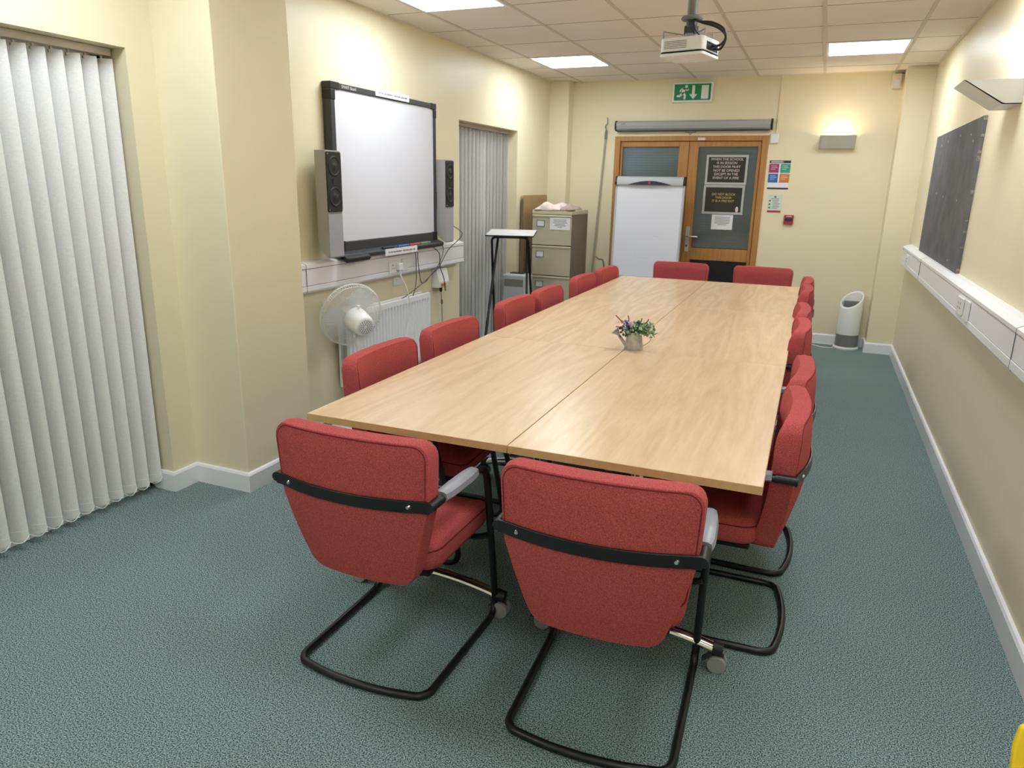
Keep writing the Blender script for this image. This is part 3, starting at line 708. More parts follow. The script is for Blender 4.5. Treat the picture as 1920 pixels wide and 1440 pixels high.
# wall box with adaptor lead
wbx = thing('wall_box', 'white sloped wall box under the right end of the left trunking', 'wall box', (XL, 5.19, .775))
bm = B(); prism(bm, [(0, -.075), (.07, -.075), (.075, -.03), (.05, .075), (0, .075)], 'y', -.085, .085); obj('body', bm, M['white_pl'], wbx, smooth=0, bevel=.006)
bm = B(); box(bm, .07, .0768, -.06, .02, -.062, -.042); obj('red_label', bm, M['orange'], wbx, smooth=0)
bm = B(); cyl(bm, (.04, .0, -.075), (.04, 0, -.115), .013, .01, 10); obj('plug', bm, M['black'], wbx)
bm = B(); tube(bm, smooth_path([(.04, 0, -.11), (.045, .005, -.2), (.05, .0, -.35), (.05, 0, -.6), (.05, .0, -.755)], 6), .003, 8); tube(bm, [(.045, .004, -.18), (.047, .004, -.215)], .0085, 8); obj('lead', bm, M['cable_grey'], wbx)

# loose cables from the whiteboard
X = XL + .095
def cable(label, pts, m_, r_=.0035):
    bm = B(); tube(bm, smooth_path(pts, 8), r_, 8); o = obj('cable', bm, M[m_]); tag(o, label, 'cable', 'loose cables below the whiteboard'); return o
cable('thin grey cable looping from the right speaker base down past the trunking', [(XL + .12, 5.25, 1.19), (XL + .19, 5.28, 1.12), (X + .01, 5.20, 1.0), (X, 5.06, .88), (X, 4.86, .80), (X + .0, 4.68, .745), (X - .01, 4.47, .69), (XL + .05, 4.40, .67)], 'cable_grey')
cable('grey cable hanging under the whiteboard tray, looping up to the crossing', [(XL + .10, 4.64, 1.03), (X + .02, 4.69, 1.02), (X, 4.73, .97), (X, 4.77, .80), (X, 4.84, .783), (X, 4.93, .83), (X + .004, 5.04, .89), (X + .006, 5.12, 1.0), (XL + .06, 5.155, 1.075)], 'cable_grey')
cable('grey cable dropping straight behind the radiator from under the tray', [(XL + .05, 4.655, 1.06), (X - .006, 4.70, 1.02), (X - .006, 4.715, .9), (X - .02, 4.72, .75), (XL + .015, 4.72, .60)], 'cable_grey')
cable('black cable from the tray end curving down to the white wall box', [(XL + .06, 4.98, 1.07), (X, 4.985, 1.03), (X + .01, 5.05, .98), (X + .01, 5.06, .88), (X + .005, 5.13, .78), (XL + .085, 5.185, .672)], 'black')

# ------------------------------------------------------------------ radiator
rd = thing('radiator', 'white double panel radiator on the left wall behind the fan', 'radiator', (XL, 4.32, .2))
y0, y1, H_ = 3.80 - 4.32, 4.872 - 4.32, .50
def panel(xa, xb, flutes):
    bm = B(); n = 0
    pts = []
    if not flutes: box(bm, xa, xb, y0, y1, 0, H_); return bm
    cnt = 26; stp = (y1 - y0 - .03) / cnt
    zs = [0, .03, .055, H_ - .06, H_ - .035, H_]; ys = [y0, y0 + .012]; dep = [0, 0]
    for i in range(cnt):
        yb_ = y0 + .015 + stp * i
        ys += [yb_ + stp * .15, yb_ + stp * .35, yb_ + stp * .65, yb_ + stp * .85]; dep += [0, .018, .018, 0]
    ys += [y1 - .012, y1]; dep += [0, 0]
    g = [[bm.verts.new((xb - (dep[j] if .04 < z < H_ - .045 else 0), ys[j], z)) for j in range(len(ys))] for z in zs]
    for a, c in zip(g, g[1:]):
        for j in range(len(ys) - 1): bm.faces.new((a[j], a[j + 1], c[j + 1], c[j]))
    gb = [[bm.verts.new((xa, yy, z)) for yy in (y0, y1)] for z in (0, H_)]
    bm.faces.new((gb[0][0], gb[1][0], gb[1][1], gb[0][1])); bm.faces.new((g[-1][0], g[-1][-1], gb[1][1], gb[1][0])) if False else None
    bm.faces.new([gb[1][0], gb[1][1]] + g[-1][::-1]); bm.faces.new([gb[0][1], gb[0][0]] + g[0])
    bm.faces.new([gb[0][0], gb[1][0]] + [g[i][0] for i in range(len(zs) - 1, -1, -1)]); bm.faces.new([gb[1][1], gb[0][1]] + [g[i][-1] for i in range(len(zs))])
    return bm
obj('front_panel', panel(.095, .118, True), M['radiator'], rd, smooth=25)
bm = panel(.03, .048, False); obj('back_panel', bm, M['radiator'], rd, smooth=0, bevel=.003)
bm = B()
for i in range(48):
    ya = y0 + .03 + (y1 - y0 - .06) * i / 47; box(bm, .05, .093, ya - .001, ya + .001, .03, H_ - .012)
obj('convector_fin', bm, M['grey_lt'], rd, smooth=0)
bm = B(); box(bm, .03, .1, y0 + .1, y0 + .13, .1, .3); box(bm, 0, .03, y0 + .1, y0 + .13, .08, H_ - .08); box(bm, 0, .03, y1 - .13, y1 - .1, .08, H_ - .08); obj('wall_bracket', bm, M['white_gloss'], rd, smooth=0)
bm = B(); tube(bm, fillet([(.075, y1 - .0, .04), (.075, y1 + .035, .04), (.075, y1 + .035, -.2)], .02), .0075, 10); cyl(bm, (.075, y1 + .02, .04), (.075, y1 + .05, .04), .014, seg=12); obj('pipe', bm, M['white_gloss'], rd)

# ------------------------------------------------------------------ pedestal fan (head turned to the wall)
FC = Vector((-2.64, 3.72, 0)); fan = thing('pedestal_fan', 'white pedestal fan seen from behind, beside the column', 'fan', FC)
bdir = Vector((.84, -.47, -.24)).normalized()            # from the blades back to the motor
ctr = Vector((0, 0, .712)); e1 = Vector((0, 0, 1)).cross(bdir).normalized(); e2 = bdir.cross(e1)
RF = .202
def P3(a, rr, t): return ctr + (e1 * math.cos(a) + e2 * math.sin(a)) * rr + bdir * t
bm = B()
for t, rr, w_ in ((0, RF, .0045), (.03, RF * .97, .002), (-.045, RF * .8, .0015), (.045, RF * .72, .0015), (.052, RF * .45, .002)): tube(bm, [P3(2 * PI * k / 48, rr, t) for k in range(48)], w_, 6, closed=True)
for side in (1, -1):
    for k in range(90):
        a = 2 * PI * k / 90
        prof = ((RF, 0), (RF * .97, .03), (RF * .72, .046), (RF * .40, .053), (RF * .22, .053)) if side > 0 else ((RF, 0), (RF * .97, -.03), (RF * .7, -.052), (RF * .2, -.058))
        tube(bm, [P3(a + (.16 * (1 - rr / RF) if side > 0 else 0), rr, t) for rr, t in prof], .0016, 4)
for k in range(24): pass
tube(bm, [P3(2 * PI * k / 24, RF * .21, .053) for k in range(24)], .004, 6, closed=True)
obj('guard', bm, M['fan'], fan)
bm = B(); vs = []
bm2 = B()
for b_ in range(3):
    a0 = math.radians(60 + 120 * b_); rows = []
    for i in range(9):
        rr = .03 + .145 * i / 8; halfa = .62 * math.sin(PI * min(1, .18 + .74 * i / 8)) ** .7
        rows.append([(rr, a0 + halfa * (2 * j / 8 - 1), -.018 * (2 * j / 8 - 1)) for j in range(9)])
    for th in (0,):
        g = [[bm2.verts.new(P3(a, rr, t + .001)) for rr, a, t in row] for row in rows]; gb = [[bm2.verts.new(P3(a, rr, t - .001)) for rr, a, t in row] for row in rows]
        for i in range(8):
            for j in range(8):
                bm2.faces.new((g[i][j], g[i][j + 1], g[i + 1][j + 1], g[i + 1][j])); bm2.faces.new((gb[i][j], gb[i + 1][j], gb[i + 1][j + 1], gb[i][j + 1]))
bm.free()
tube(bm2, [P3(0, 0, .03), P3(0, 0, -.03)], [.035, .03], 20)
obj('blades', bm2, M['blade'], fan)
bm = B(); pts = [ctr + bdir * t for t in (.050, .054, .060, .10, .15, .186, .196, .199)]; tube(bm, pts, [.064, .072, .0735, .0735, .070, .064, .057, .048], 28); mo = obj('motor_housing', bm, M['fan'], fan, smooth=50)
bm = B()
for rr, nn in ((.036, 20), (.024, 14), (.012, 8)):
    for k in range(nn):
        a = 2 * PI * k / nn; p = P3(a, rr, .1992); q = P3(a, rr + .009, .1992); tube(bm, [p, q], .0015, 5)
obj('vent_slot', bm, M['txt_dark'], mo)
bm = B(); tube(bm, [ctr + bdir * .11 + Vector((0, 0, .065)), ctr + bdir * .11 + Vector((0, 0, .088))], .007, 10); tube(bm, [ctr + bdir * .11 + Vector((0, 0, .088)), ctr + bdir * .112 + Vector((0, 0, .10))], .011, 12); tube(bm, [ctr + bdir * .10 + Vector((0, 0, .072)), ctr + bdir * .15 + Vector((0, 0, .066))], .009, 10); obj('oscillation_knob', bm, M['fan'], mo)
pb = ctr + bdir * .095
bm = B(); tube(bm, [pb + Vector((0, 0, -.05)), pb + Vector((0, 0, -.10))], [.026, .022], 14); cyl(bm, pb + Vector((-.0, 0, -.09)) - e1 * .028, pb + Vector((0, 0, -.09)) + e1 * .028, .016, seg=14); tube(bm, [pb + Vector((0, 0, -.10)), pb + Vector((0, 0, -.16))], [.02, .017], 14); obj('neck', bm, M['fan'], fan)
bm = B(); cyl(bm, (pb.x, pb.y, .03), (pb.x, pb.y, .57), .011, seg=14); cyl(bm, (pb.x, pb.y, .03), (pb.x, pb.y, .3), .016, seg=14); cyl(bm, (pb.x, pb.y, .29), (pb.x, pb.y, .32), .022, seg=14); obj('pole', bm, M['fan'], fan)
bm = B(); lathe(bm, [(.19, 0), (.19, .012), (.17, .024), (.05, .036), (.03, .06), (.018, .09)], 36, (pb.x, pb.y, 0)); obj('base', bm, M['fan'], fan)

# ------------------------------------------------------------------ folding stand, grey box heater, cabinet corner
st = thing('folding_stand', 'small white topped folding stand on black crossed legs by the far blind', 'folding desk', (-2.60, 6.20, 0), .27)
bm = B(); tl = .09
def tz(y): return 1.078 + .09 * (y + .16)
prism(bm, [(-.17, tz(-.17) - .012), (.17, tz(.17) - .012), (.17, tz(.17)), (-.17, tz(-.17))], 'x', -.215, .215); tp = obj('top', bm, M['white_pl'], st, smooth=0, bevel=.002)
bm = B(); prism(bm, [(-.173, tz(-.173) - .014), (.173, tz(.173) - .014), (.173, tz(.173) - .003), (-.173, tz(-.173) - .003)], 'x', -.218, .218); obj('edge', bm, M['black'], tp, smooth=0)
bm = B(); prism(bm, [(-.10, tz(-.10)), (.02, tz(.02)), (.02, tz(.02) + .003), (-.10, tz(-.10) + .003)], 'x', -.02, .13); tag_p = obj('paper_sheet', bm, M['paper'], tp, smooth=0)
for (yt, yb_, hwt) in ((-.13, .34, .165), (.10, -.37, .135)):
    bm = B(); tube(bm, fillet([(-hwt - .03 - .03 * (yb_ < 0), yb_, .012), (-hwt, yt, tz(yt) - .024), (hwt, yt, tz(yt) - .024), (hwt + .03 + .03 * (yb_ < 0), yb_, .012)], .05), .0115, 10)
    zb = .16; fr_ = (tz(yt) - .024 - zb) / (tz(yt) - .036); yy = yt + (yb_ - yt) * fr_; cyl(bm, (-hwt - .028, yy, zb), (hwt + .028, yy, zb), .008, seg=10); obj('leg_frame', bm, M['black_steel'], st)
    for s in (-1, 1):
        bm = B(); hx_ = hwt + .03 + .03 * (yb_ < 0); cyl(bm, (s * hx_, yb_, 0), (s * hx_, yb_, .03), .016, seg=12); obj('foot_cap', bm, M['black'], st)
hb = thing('dehumidifier', 'light grey boxy plastic appliance with a dark top handle under the folding stand', 'dehumidifier', (-2.68, 6.56, 0))
bm = B(); box(bm, -.122, .122, -.10, .10, .02, .675); obj('body', bm, M['grey_lt'], hb, smooth=0, bevel=.02, seg=3)
bm = B(); box(bm, -.10, .10, -.104, -.098, .56, .63); obj('grille', bm, M['grey_mid'], hb, smooth=0, bevel=.003)
bm = B(); box(bm, -.07, .07, -.03, .03, .672, .685); obj('handle', bm, M['black'], hb, smooth=0, bevel=.004)
for sx in (-.1, .1):
    for sy in (-.07, .07):
        bm = B(); cyl(bm, (sx, sy, 0), (sx, sy, .025), .015, seg=12); obj('foot', bm, M['black'], hb)

bo = thing('hardboard_panel', 'brown board leaning against the left wall behind the filing cabinet', 'board', (XL + .03, 7.3, 0))
bm = B(); prism(bm, rrect(-.345, .345, 0, 1.412, .03), 'x', -.012, .012); obj('panel', bm, M['hardboard'], bo, smooth=0, bevel=.003)
bm = B(); box(bm, -.0125, .0125, -.347, -.343, .03, 1.38); obj('edge', bm, M['brown_side'], bo, smooth=0)

cb = thing('filing_cabinet', 'beige and brown four drawer metal filing cabinet in the far left corner', 'filing cabinet', (-2.462, 6.90, 0))
CW, CD, CHH = .415, .53, 1.265
bm = B(); box(bm, -CW / 2, CW / 2, .012, CD, .02, CHH - .03); obj('carcass', bm, M['brown_side'], cb, smooth=0, bevel=.004)
bm = B(); box(bm, -CW / 2 - .001, CW / 2 + .001, -.002, CD + .001, CHH - .03, CHH); box(bm, -CW / 2 - .001, -CW / 2 + .01, .0, CD, CHH - .005, CHH + .012); box(bm, CW / 2 - .01, CW / 2 + .001, 0.1, CD, CHH - .005, CHH + .01); obj('top', bm, M['beige'], cb, smooth=0, bevel=.003)
for i in range(4):
    zt = CHH - .036 - .302 * i; zb = zt - .292
    bm = B(); box(bm, -CW / 2 + .004, CW / 2 - .004, -.008, .014, zb, zt - .03); prism(bm, [(-.008, zt - .03), (-.016, zt - .006), (-.004, zt), (.014, zt), (.014, zt - .03)], 'x', -CW / 2 + .004, CW / 2 - .004); dr = obj('drawer', bm, M['beige'], cb, smooth=0, bevel=.003)
    bm = B(); zc = zt - .082; xc = -.115
    for a, b_, c, d in ((-.042, .042, .026, .032), (-.042, .042, -.032, -.026), (-.042, -.036, -.026, .026), (.036, .042, -.026, .026)): box(bm, xc + a, xc + b_, -.014, -.008, zc + c, zc + d)
    obj('label_holder', bm, M['grey_mid'], dr, smooth=0)
    bm = B(); box(bm, xc - .037, xc + .037, -.010, -.0079, zc - .027, zc + .027); obj('label_card', bm, M['paper'], dr, smooth=0)
bm = B(); box(bm, -.012, .012, -.012, -.008, 0, 0) if False else None; bm.free()
pn = thing('paper_notice', 'white paper notice with centred text stuck on the top cabinet drawer', 'paper notice', (-2.462 + .088, 6.891, CHH - .118))
bm = B(); box(bm, -.105, .105, -.0015, .0, -.058, .058); obj('sheet', bm, M['paper'], pn, smooth=0)
bm = B()
for i, w_ in enumerate((.14, .13, .15, .10, .12, .05)): box(bm, -w_ / 2, w_ / 2, -.0019, -.001, .036 - .014 * i, .041 - .014 * i)
obj('printed_line', bm, M['txt_grey'], pn, smooth=0)
def crumple(name, label, m_, c, sx, sy, h, rz, seed):
    rnd = random.Random(seed); bm = B(); n = 14
    def hgt(i, j):
        a, b_ = i / (n - 1) * 2 - 1, j / (n - 1) * 2 - 1; e_ = max(0, 1 - abs(a) ** 3) * max(0, 1 - abs(b_) ** 3)
        return .006 + h * e_ ** .5 * (.55 + .45 * math.sin(3.1 * a + seed) * math.cos(2.3 * b_ + seed * .7)) + rnd.uniform(0, .004)
    g = [[bm.verts.new(((i / (n - 1) - .5) * sx, (j / (n - 1) - .5) * sy * (1 + .1 * math.sin(i + seed)), hgt(i, j))) for j in range(n)] for i in range(n)]
    gb = [[bm.verts.new((v.co.x, v.co.y, 0)) for v in row] for row in g]
    for i in range(n - 1):
        for j in range(n - 1):
            bm.faces.new((g[i][j], g[i + 1][j], g[i + 1][j + 1], g[i][j + 1])); bm.faces.new((gb[i][j], gb[i][j + 1], gb[i + 1][j + 1], gb[i + 1][j]))
    per = [(i, 0) for i in range(n)] + [(n - 1, j) for j in range(1, n)] + [(i, n - 1) for i in range(n - 2, -1, -1)] + [(0, j) for j in range(n - 2, 0, -1)]
    for (a, b_), (c_, d) in zip(per, per[1:] + per[:1]): bm.faces.new((g[a][b_], gb[a][b_], gb[c_][d], g[c_][d]))
    o = obj(name, bm, M[m_], None, smooth=50); o.location = c; o.rotation_euler = (0, 0, rz); return tag(o, label, 'paper bag', 'folded bags on the filing cabinet')
crumple('paper_bag', 'pale pink folded bag on the front left of the filing cabinet top', 'bag', (-2.535, 7.02, CHH + .013), .25, .2, .075, .1, 2)
crumple('paper_bag', 'brown folded bag lying on the right of the filing cabinet top', 'bag2', (-2.335, 7.10, CHH + .013), .14, .26, .055, -.1, 5)
crumple('paper_bag', 'crumpled white and grey bag at the back of the filing cabinet top', 'bag', (-2.45, 7.29, CHH + .013), .28, .16, .06, .2, 9)

# leaning window pole + hanging cable
po = thing('window_pole', 'long thin pole leaning on the back wall beside the flip chart', 'pole', (-2.335, 7.83, 0))
bm = B(); tube(bm, [(0, 0, .0), (.10, .06, 2.05)], .0095, 10); obj('shaft', bm, M['pole'], po)
bm = B(); tube(bm, [(.098, .059, 2.0), (.102, .06, 2.09)], .013, 10); tube(bm, smooth_path([(.102, .06, 2.09), (.095, .05, 2.13), (.115, .05, 2.16), (.11, .06, 2.22)], 5), .005, 8); obj('hook', bm, M['grey_mid'], po)
bm = B(); tube(bm, smooth_path([(-2.255, 7.80, .76), (-2.22, 7.80, .735), (-2.17, 7.82, .70), (-2.16, 7.84, .4), (-2.17, 7.84, .006)], 6), .006, 8); tag(obj('cable', bm, M['cable_grey']), 'short dark cable end sticking up behind the last left chair', 'cable')

# ------------------------------------------------------------------ doors
bm = B(); box(bm, DX0, DX0 + .06, YB - .01, YB + .12, 0, DZ); box(bm, DX1 - .06, DX1, YB - .01, YB + .12, 0, DZ); box(bm, DX0 + .06, DX1 - .06, YB - .01, YB + .12, DZ - .05, DZ)
struct('trim_4', bm, M['oak'], smooth=0, bevel=.004)
def leaf(name, x0, x1, gx0, gx1, handle):
    bm = B(); ya, yb_ = YB + .012, YB + .057; zt = DZ - .053
    box(bm, x0, gx0, ya, yb_, .01, zt); box(bm, gx1, x1, ya, yb_, .01, zt); box(bm, gx0, gx1, ya, yb_, 1.925, zt); box(bm, gx0, gx1, ya, yb_, .775, .90); box(bm, gx0, gx1, ya, yb_, .01, .18)
    o = struct(name, bm, M['oak'], smooth=0, bevel=.004)
    bm = B(); box(bm, gx0 - .005, gx1 + .005, ya + .012, ya + .018, .895, 1.93); obj('upper_pane', bm, M['glass'], o, smooth=0)
    bm = B(); box(bm, gx0 - .005, gx1 + .005, ya + .012, ya + .02, .175, .78); obj('lower_pane', bm, M['black'], o, smooth=0)
    bm = B(); z = .905
    while z < 1.92: 
        prism(bm, [(ya + .03, z), (ya + .034, z + .013), (ya + .030, z + .026), (ya + .028, z + .013)], 'x', gx0, gx1); z += .0258
    obj('pane_blind', bm, M['slat'], o, smooth=30)
    if handle:
        hx = (x0 + gx0) / 2 + .005
        bm = B(); prism(bm, rrect(hx - .02, hx + .02, .86, 1.12, .008), 'y', ya - .009, ya); h = obj('handle_plate', bm, M['grey_lt'], o, smooth=0)
        bm = B(); tube(bm, fillet([(hx, ya - .005, 1.02), (hx, ya - .05, 1.02), (hx + .115, ya - .05, 1.018)], .02), .0095, 12); obj('lever', bm, M['chrome'], h)
        bm = B(); cyl(bm, (hx, ya - .012, .92), (hx, ya - .004, .92), .012, seg=16); obj('lock', bm, M['chrome'], h)
    return o
leaf('door_1', DX0 + .063, -1.349, DX0 + .085, -1.45, False)
leaf('door_2', -1.345, DX1 - .063, -1.25, -.665, True)
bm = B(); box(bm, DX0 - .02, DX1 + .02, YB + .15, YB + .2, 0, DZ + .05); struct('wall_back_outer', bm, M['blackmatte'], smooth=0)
dc = tag(obj('door_closer_bracket', (lambda bm: (box(bm, -1.262, -1.185, YB - .025, YB - .011, 1.985, 2.012), bm)[1])(B()), M['cream_pl'], smooth=0, bevel=.004), 'small cream bracket on the door frame head above the notices', 'bracket')

# projection screen case above the door
ps = thing('projection_screen', 'long grey retracted projection screen case mounted above the door', 'projection screen', (-1.335, YB, 2.13))
hl = .785
bm = B(); prism(bm, [(0, -.045), (-.06, -.045), (-.085, -.03), (-.095, .0), (-.085, .032), (-.055, .048), (0, .048)], 'x', -hl, hl); obj('case', bm, M['spk_front'], ps, smooth=0)
for s in (-1, 1):
    bm = B(); prism(bm, [(0, -.05), (-.062, -.05), (-.09, -.033), (-.1, .0), (-.09, .036), (-.057, .053), (0, .053)], 'x', min(s * hl, s * (hl - .016)), max(s * hl, s * (hl - .016)) + .0); bmesh.ops.translate(bm, verts=bm.verts, vec=(s * .004, 0, 0)); obj('end_cap', bm, M['black'], ps, smooth=0)
bm = B(); cyl(bm, (-hl + .02, -.055, -.05), (hl - .02, -.055, -.05), .009, seg=12); obj('bottom_bar', bm, M['grey_dk'], ps)
bm = B(); tube(bm, smooth_path([(-.05, -.055, -.055), (-.045, -.055, -.068), (-.012, -.055, -.072), (-.008, -.055, -.088), (.004, -.055, -.088), (.008, -.055, -.072), (.045, -.055, -.068), (.05, -.055, -.055)], 5), .003, 7); obj('pull_loop', bm, M['grey_dk'], ps)
text('lettering', 'OPTI', .022, (-hl + .085, -.0925, .014), (PI / 2 - .25, 0, 0), M['grey_dk'], ps)

# ------------------------------------------------------------------ exit sign
ex = thing('exit_sign', 'green and white emergency exit sign with running man and down arrow above the door', 'exit sign', (-1.353, YB, 2.448))
bm = B(); prism(bm, rrect(-.2, .2, -.095, .095, .008), 'y', -.03, 0); obj('housing', bm, M['signwhite'], ex, smooth=0, bevel=.003)
bm = B(); box(bm, -.182, .182, -.0325, -.0295, -.077, .077); fc = obj('face', bm, M['green'], ex, smooth=0)
Y_ = -.0345
bm = B()
for p in ([(-.014, .062), (.014, .062), (.014, -.02), (.04, -.02), (0, -.066), (-.04, -.02), (-.014, -.02)],): prism(bm, [(x + .01, z) for x, z in p], 'y', Y_, -.0323)
obj('arrow', bm, M['signwhite'], fc, smooth=0)
bm = B(); box(bm, .09, .16, Y_, -.0323, -.066, .062); obj('door_symbol', bm, M['signwhite'], fc, smooth=0)
bm = B(); prism(bm, disc_pts(-.062, .054, .014, 16), 'y', Y_, -.0323)
def limb(p, q, w0, w1):
    p, q = Vector(p), Vector(q); d = (q - p).normalized(); s = Vector((-d.y, d.x)); prism(bm, [tuple(p + s * w0), tuple(q + s * w1), tuple(q - s * w1), tuple(p - s * w0)], 'y', Y_, -.0323)
limb((-.078, .040), (-.100, -.012), .016, .014); limb((-.078, .036), (-.052, .016), .008, .007); limb((-.052, .016), (-.038, .030), .007, .006)
limb((-.082, .036), (-.112, .030), .008, .007); limb((-.112, .030), (-.126, .006), .007, .006)
limb((-.098, -.006), (-.072, -.028), .013, .010); limb((-.072, -.028), (-.076, -.066), .010, .009)
limb((-.100, -.006), (-.118, -.034), .013, .010); limb((-.118, -.034), (-.154, -.036), .010, .008)
obj('running_man', bm, M['signwhite'], fc, smooth=0)

# wall uplights
def uplight(name_label, loc, rz, warm):
    """local: wall at y=0, sticks out to -y"""
    root = thing('wall_uplight', name_label, 'wall light', loc, rz, group='grey wedge wall uplights')
    hw, dT, dB, h = .155, .245, .075, .108; t = .004
    bm = B()
    prism(bm, [(-dT, h), (-dB, 0), (-dB + t, t), (-dT + t * 1.6, h)], 'x', -hw, hw)                 # sloped front
    prism(bm, [(-dB, 0), (0, 0), (0, t), (-dB + t, t)], 'x', -hw, hw)
    for s in (-1, 1): prism(bm, [(-dT, h), (-dB, 0), (0, 0), (0, h)], 'x', min(s * hw, s * (hw - t)), max(s * hw, s * (hw - t)))
    obj('shade', bm, M['lightbox'], root, smooth=0)
    bm = B(); box(bm, -.08, .08, -.012, 0, .01, .09); obj('back_plate', bm, M['white_gloss'], root, smooth=0)
    bm = B(); cyl(bm, (-.055, -.075, .06), (.055, -.075, .06), .011, seg=14); bl = obj('bulb', bm, M['bulb'], root)
    bm = B(); 
    for s in (-1, 1): box(bm, min(s * .055, s * .07), max(s * .055, s * .07), -.085, -.0, .045, .075)
    obj('lamp_holder', bm, M['white_pl'], root, smooth=0)
    l = bpy.data.lights.new('uplight_lamp', 'AREA'); l.shape = 'RECTANGLE'; l.size = .12; l.size_y = .03; l.energy = warm; l.color = (1, .80, .55)
    lo = bpy.data.objects.new('uplight_lamp', l); COL.objects.link(lo); lo.parent = root; lo.location = (0, -.075, .075); lo.rotation_euler = (PI, 0, 0)
    return root
uplight('grey wedge wall uplight glowing on the back wall right of the door', (.055, YB, 1.905), 0, UPLIGHT_W)
uplight('pale wedge wall uplight on the right wall near the camera, cut by the frame', (XR, 4.265, 1.913), -PI / 2, UPLIGHT_W * .5)

# posters and small wall items
pt = thing('poster', 'small poster with four coloured squares on the back wall beside the door', 'poster', (-.441, YB, 1.655))
bm = B(); box(bm, -.1, .1, -.002, 0, -.138, .138); obj('sheet', bm, M['paper'], pt, smooth=0)
for nm, c, (a, b_, d, e_) in (('header', 'navy', (-.1, .1, .112, .138)), ('square', 'magenta', (-.1, -.006, .02, .106)), ('square', 'teal', (.008, .1, .02, .106)), ('square', 'blue', (-.1, -.008, -.074, .012)), ('square', 'orange', (.008, .1, -.074, .012)), ('footer', 'navy', (-.1, .1, -.138, -.122))):
    bm = B(); box(bm, a, b_, -.0026, -.0015, d, e_); obj(nm, bm, M[c], pt, smooth=0)
bm = B(); box(bm, -.085, .03, -.003, -.002, .119, .130)
for (a, d) in ((-.085, .085), (.02, .085), (-.085, -.01), (.02, -.01)):
    for i, w_ in enumerate((.05, .06, .04)): box(bm, a + .005, a + .005 + w_, -.003, -.002, d - .016 * i, d + .004 - .016 * i)
obj('printed_line', bm, M['txt_pink'], pt, smooth=0)
fs = thing('fire_action_notice', 'small pale fire action notice with a red base under the poster', 'notice', (-.45, YB, 1.377))
bm = B(); box(bm, -.068, .068, -.003, 0, -.088, .088); obj('plate', bm, M['mint'], fs, smooth=0)
bm = B(); box(bm, -.066, .062, -.0036, -.0025, -.086, -.066); obj('red_band', bm, M['red'], fs, smooth=0)
bm = B(); prism(bm, disc_pts(0, .066, .011, 14), 'y', -.0036, -.0025); box(bm, -.035, .035, -.0036, -.0025, .044, .05)
for i, w_ in enumerate((.06, .055, .07, .06, .065, .05)): box(bm, -.022, -.022 + w_, -.0036, -.0025, .028 - .015 * i, .033 - .015 * i)
obj('printed_line', bm, M['txt_grey'], fs, smooth=0)
bm = B(); prism(bm, disc_pts(-.048, .028, .009, 12), 'y', -.0036, -.0025); obj('symbol', bm, M['red'], fs, smooth=0)
for z in (-.006, -.04):
    bm = B(); box(bm, -.058, -.04, -.0036, -.0025, z - .008, z + .008); obj('symbol', bm, M['green'], fs, smooth=0)
cp = thing('fire_call_point', 'small red break glass fire call point on the back wall', 'call point', (-.3, YB, 1.225))
bm = B(); prism(bm, rrect(-.045, .045, -.045, .045, .006), 'y', -.03, 0); obj('box', bm, M['red'], cp, smooth=0, bevel=.003)
bm = B(); box(bm, -.034, .036, -.0325, -.0295, -.016, .018); obj('glass_plate', bm, M['navy'], cp, smooth=0)
bm = B(); box(bm, -.025, .025, -.0325, -.0295, .028, .036); obj('printed_line', bm, M['txt_pink'], cp, smooth=0)
sb = thing('alarm_box', 'small white wall box at the top right corner of the door', 'wall box', (-.518, YB, 2.0))
bm = B(); box(bm, -.037, .037, -.03, 0, -.045, .045); obj('cover', bm, M['white_pl'], sb, smooth=0, bevel=.004)
bm = B(); box(bm, -.512, -.484, YB - .016, YB - .0, 2.046, HC); tag(obj('cable_conduit', bm, M['wall'], smooth=0, bevel=.002), 'cream painted cable conduit from the ceiling down to the alarm box', 'conduit')
se = thing('motion_sensor', 'small cream motion sensor high in the far right corner', 'sensor', (.487, YB, 2.49))
bm = B(); prism(bm, rrect(-.037, .037, -.065, .065, .012), 'y', -.05, -.015); obj('cover', bm, M['cream_pl'], se, smooth=0, bevel=.006)
bm = B(); box(bm, -.01, .01, -.016, 0, -.02, .06); box(bm, -.02, .055, -.02, -.01, .066, .073); obj('bracket', bm, M['grey_dk'], se, smooth=0)
bm = B(); box(bm, -.022, .022, -.0525, -.0495, -.04, .01); obj('lens', bm, M['white_pl'], se, smooth=0)

# notices on the door glass
gy = YB + .0245
def notice(label, x0, x1, z0, z1, lines, m_, size, yoff):
    root = thing('door_notice', label, 'notice', ((x0 + x1) / 2, gy, (z0 + z1) / 2), group='black notices on the door glass'); w_, h = (x1 - x0) / 2, (z1 - z0) / 2; b_ = .022
    bm = B(); box(bm, -w_ + .003, w_ - .003, -.004, 0, -h + .003, h - .003); obj('panel', bm, M['signblack'], root, smooth=0)
    bm = B()
    for a in ((-w_, w_, h - b_, h), (-w_, w_, -h, -h + b_), (-w_, -w_ + b_, -h + b_, h - b_), (w_ - b_, w_, -h + b_, h - b_)): box(bm, a[0], a[1], -.006, -.001, a[2], a[3])
    obj('frame', bm, M['signframe'], root, smooth=0)
    text('lettering', lines, size, (0, -.0046, yoff), ROT_Y, M[m_], root, space=1.08)
    return root
notice('upper black framed notice with six lines of pale text on the door glass', -1.162, -.748, 1.553, 1.846, 'WHEN THE SCHOOL\nIS IN SESSION\nTHIS DOOR MUST\nNOT BE OPENED\nEXCEPT IN THE\nEVENT OF A FIRE', 'txt_pink', .034, .011)
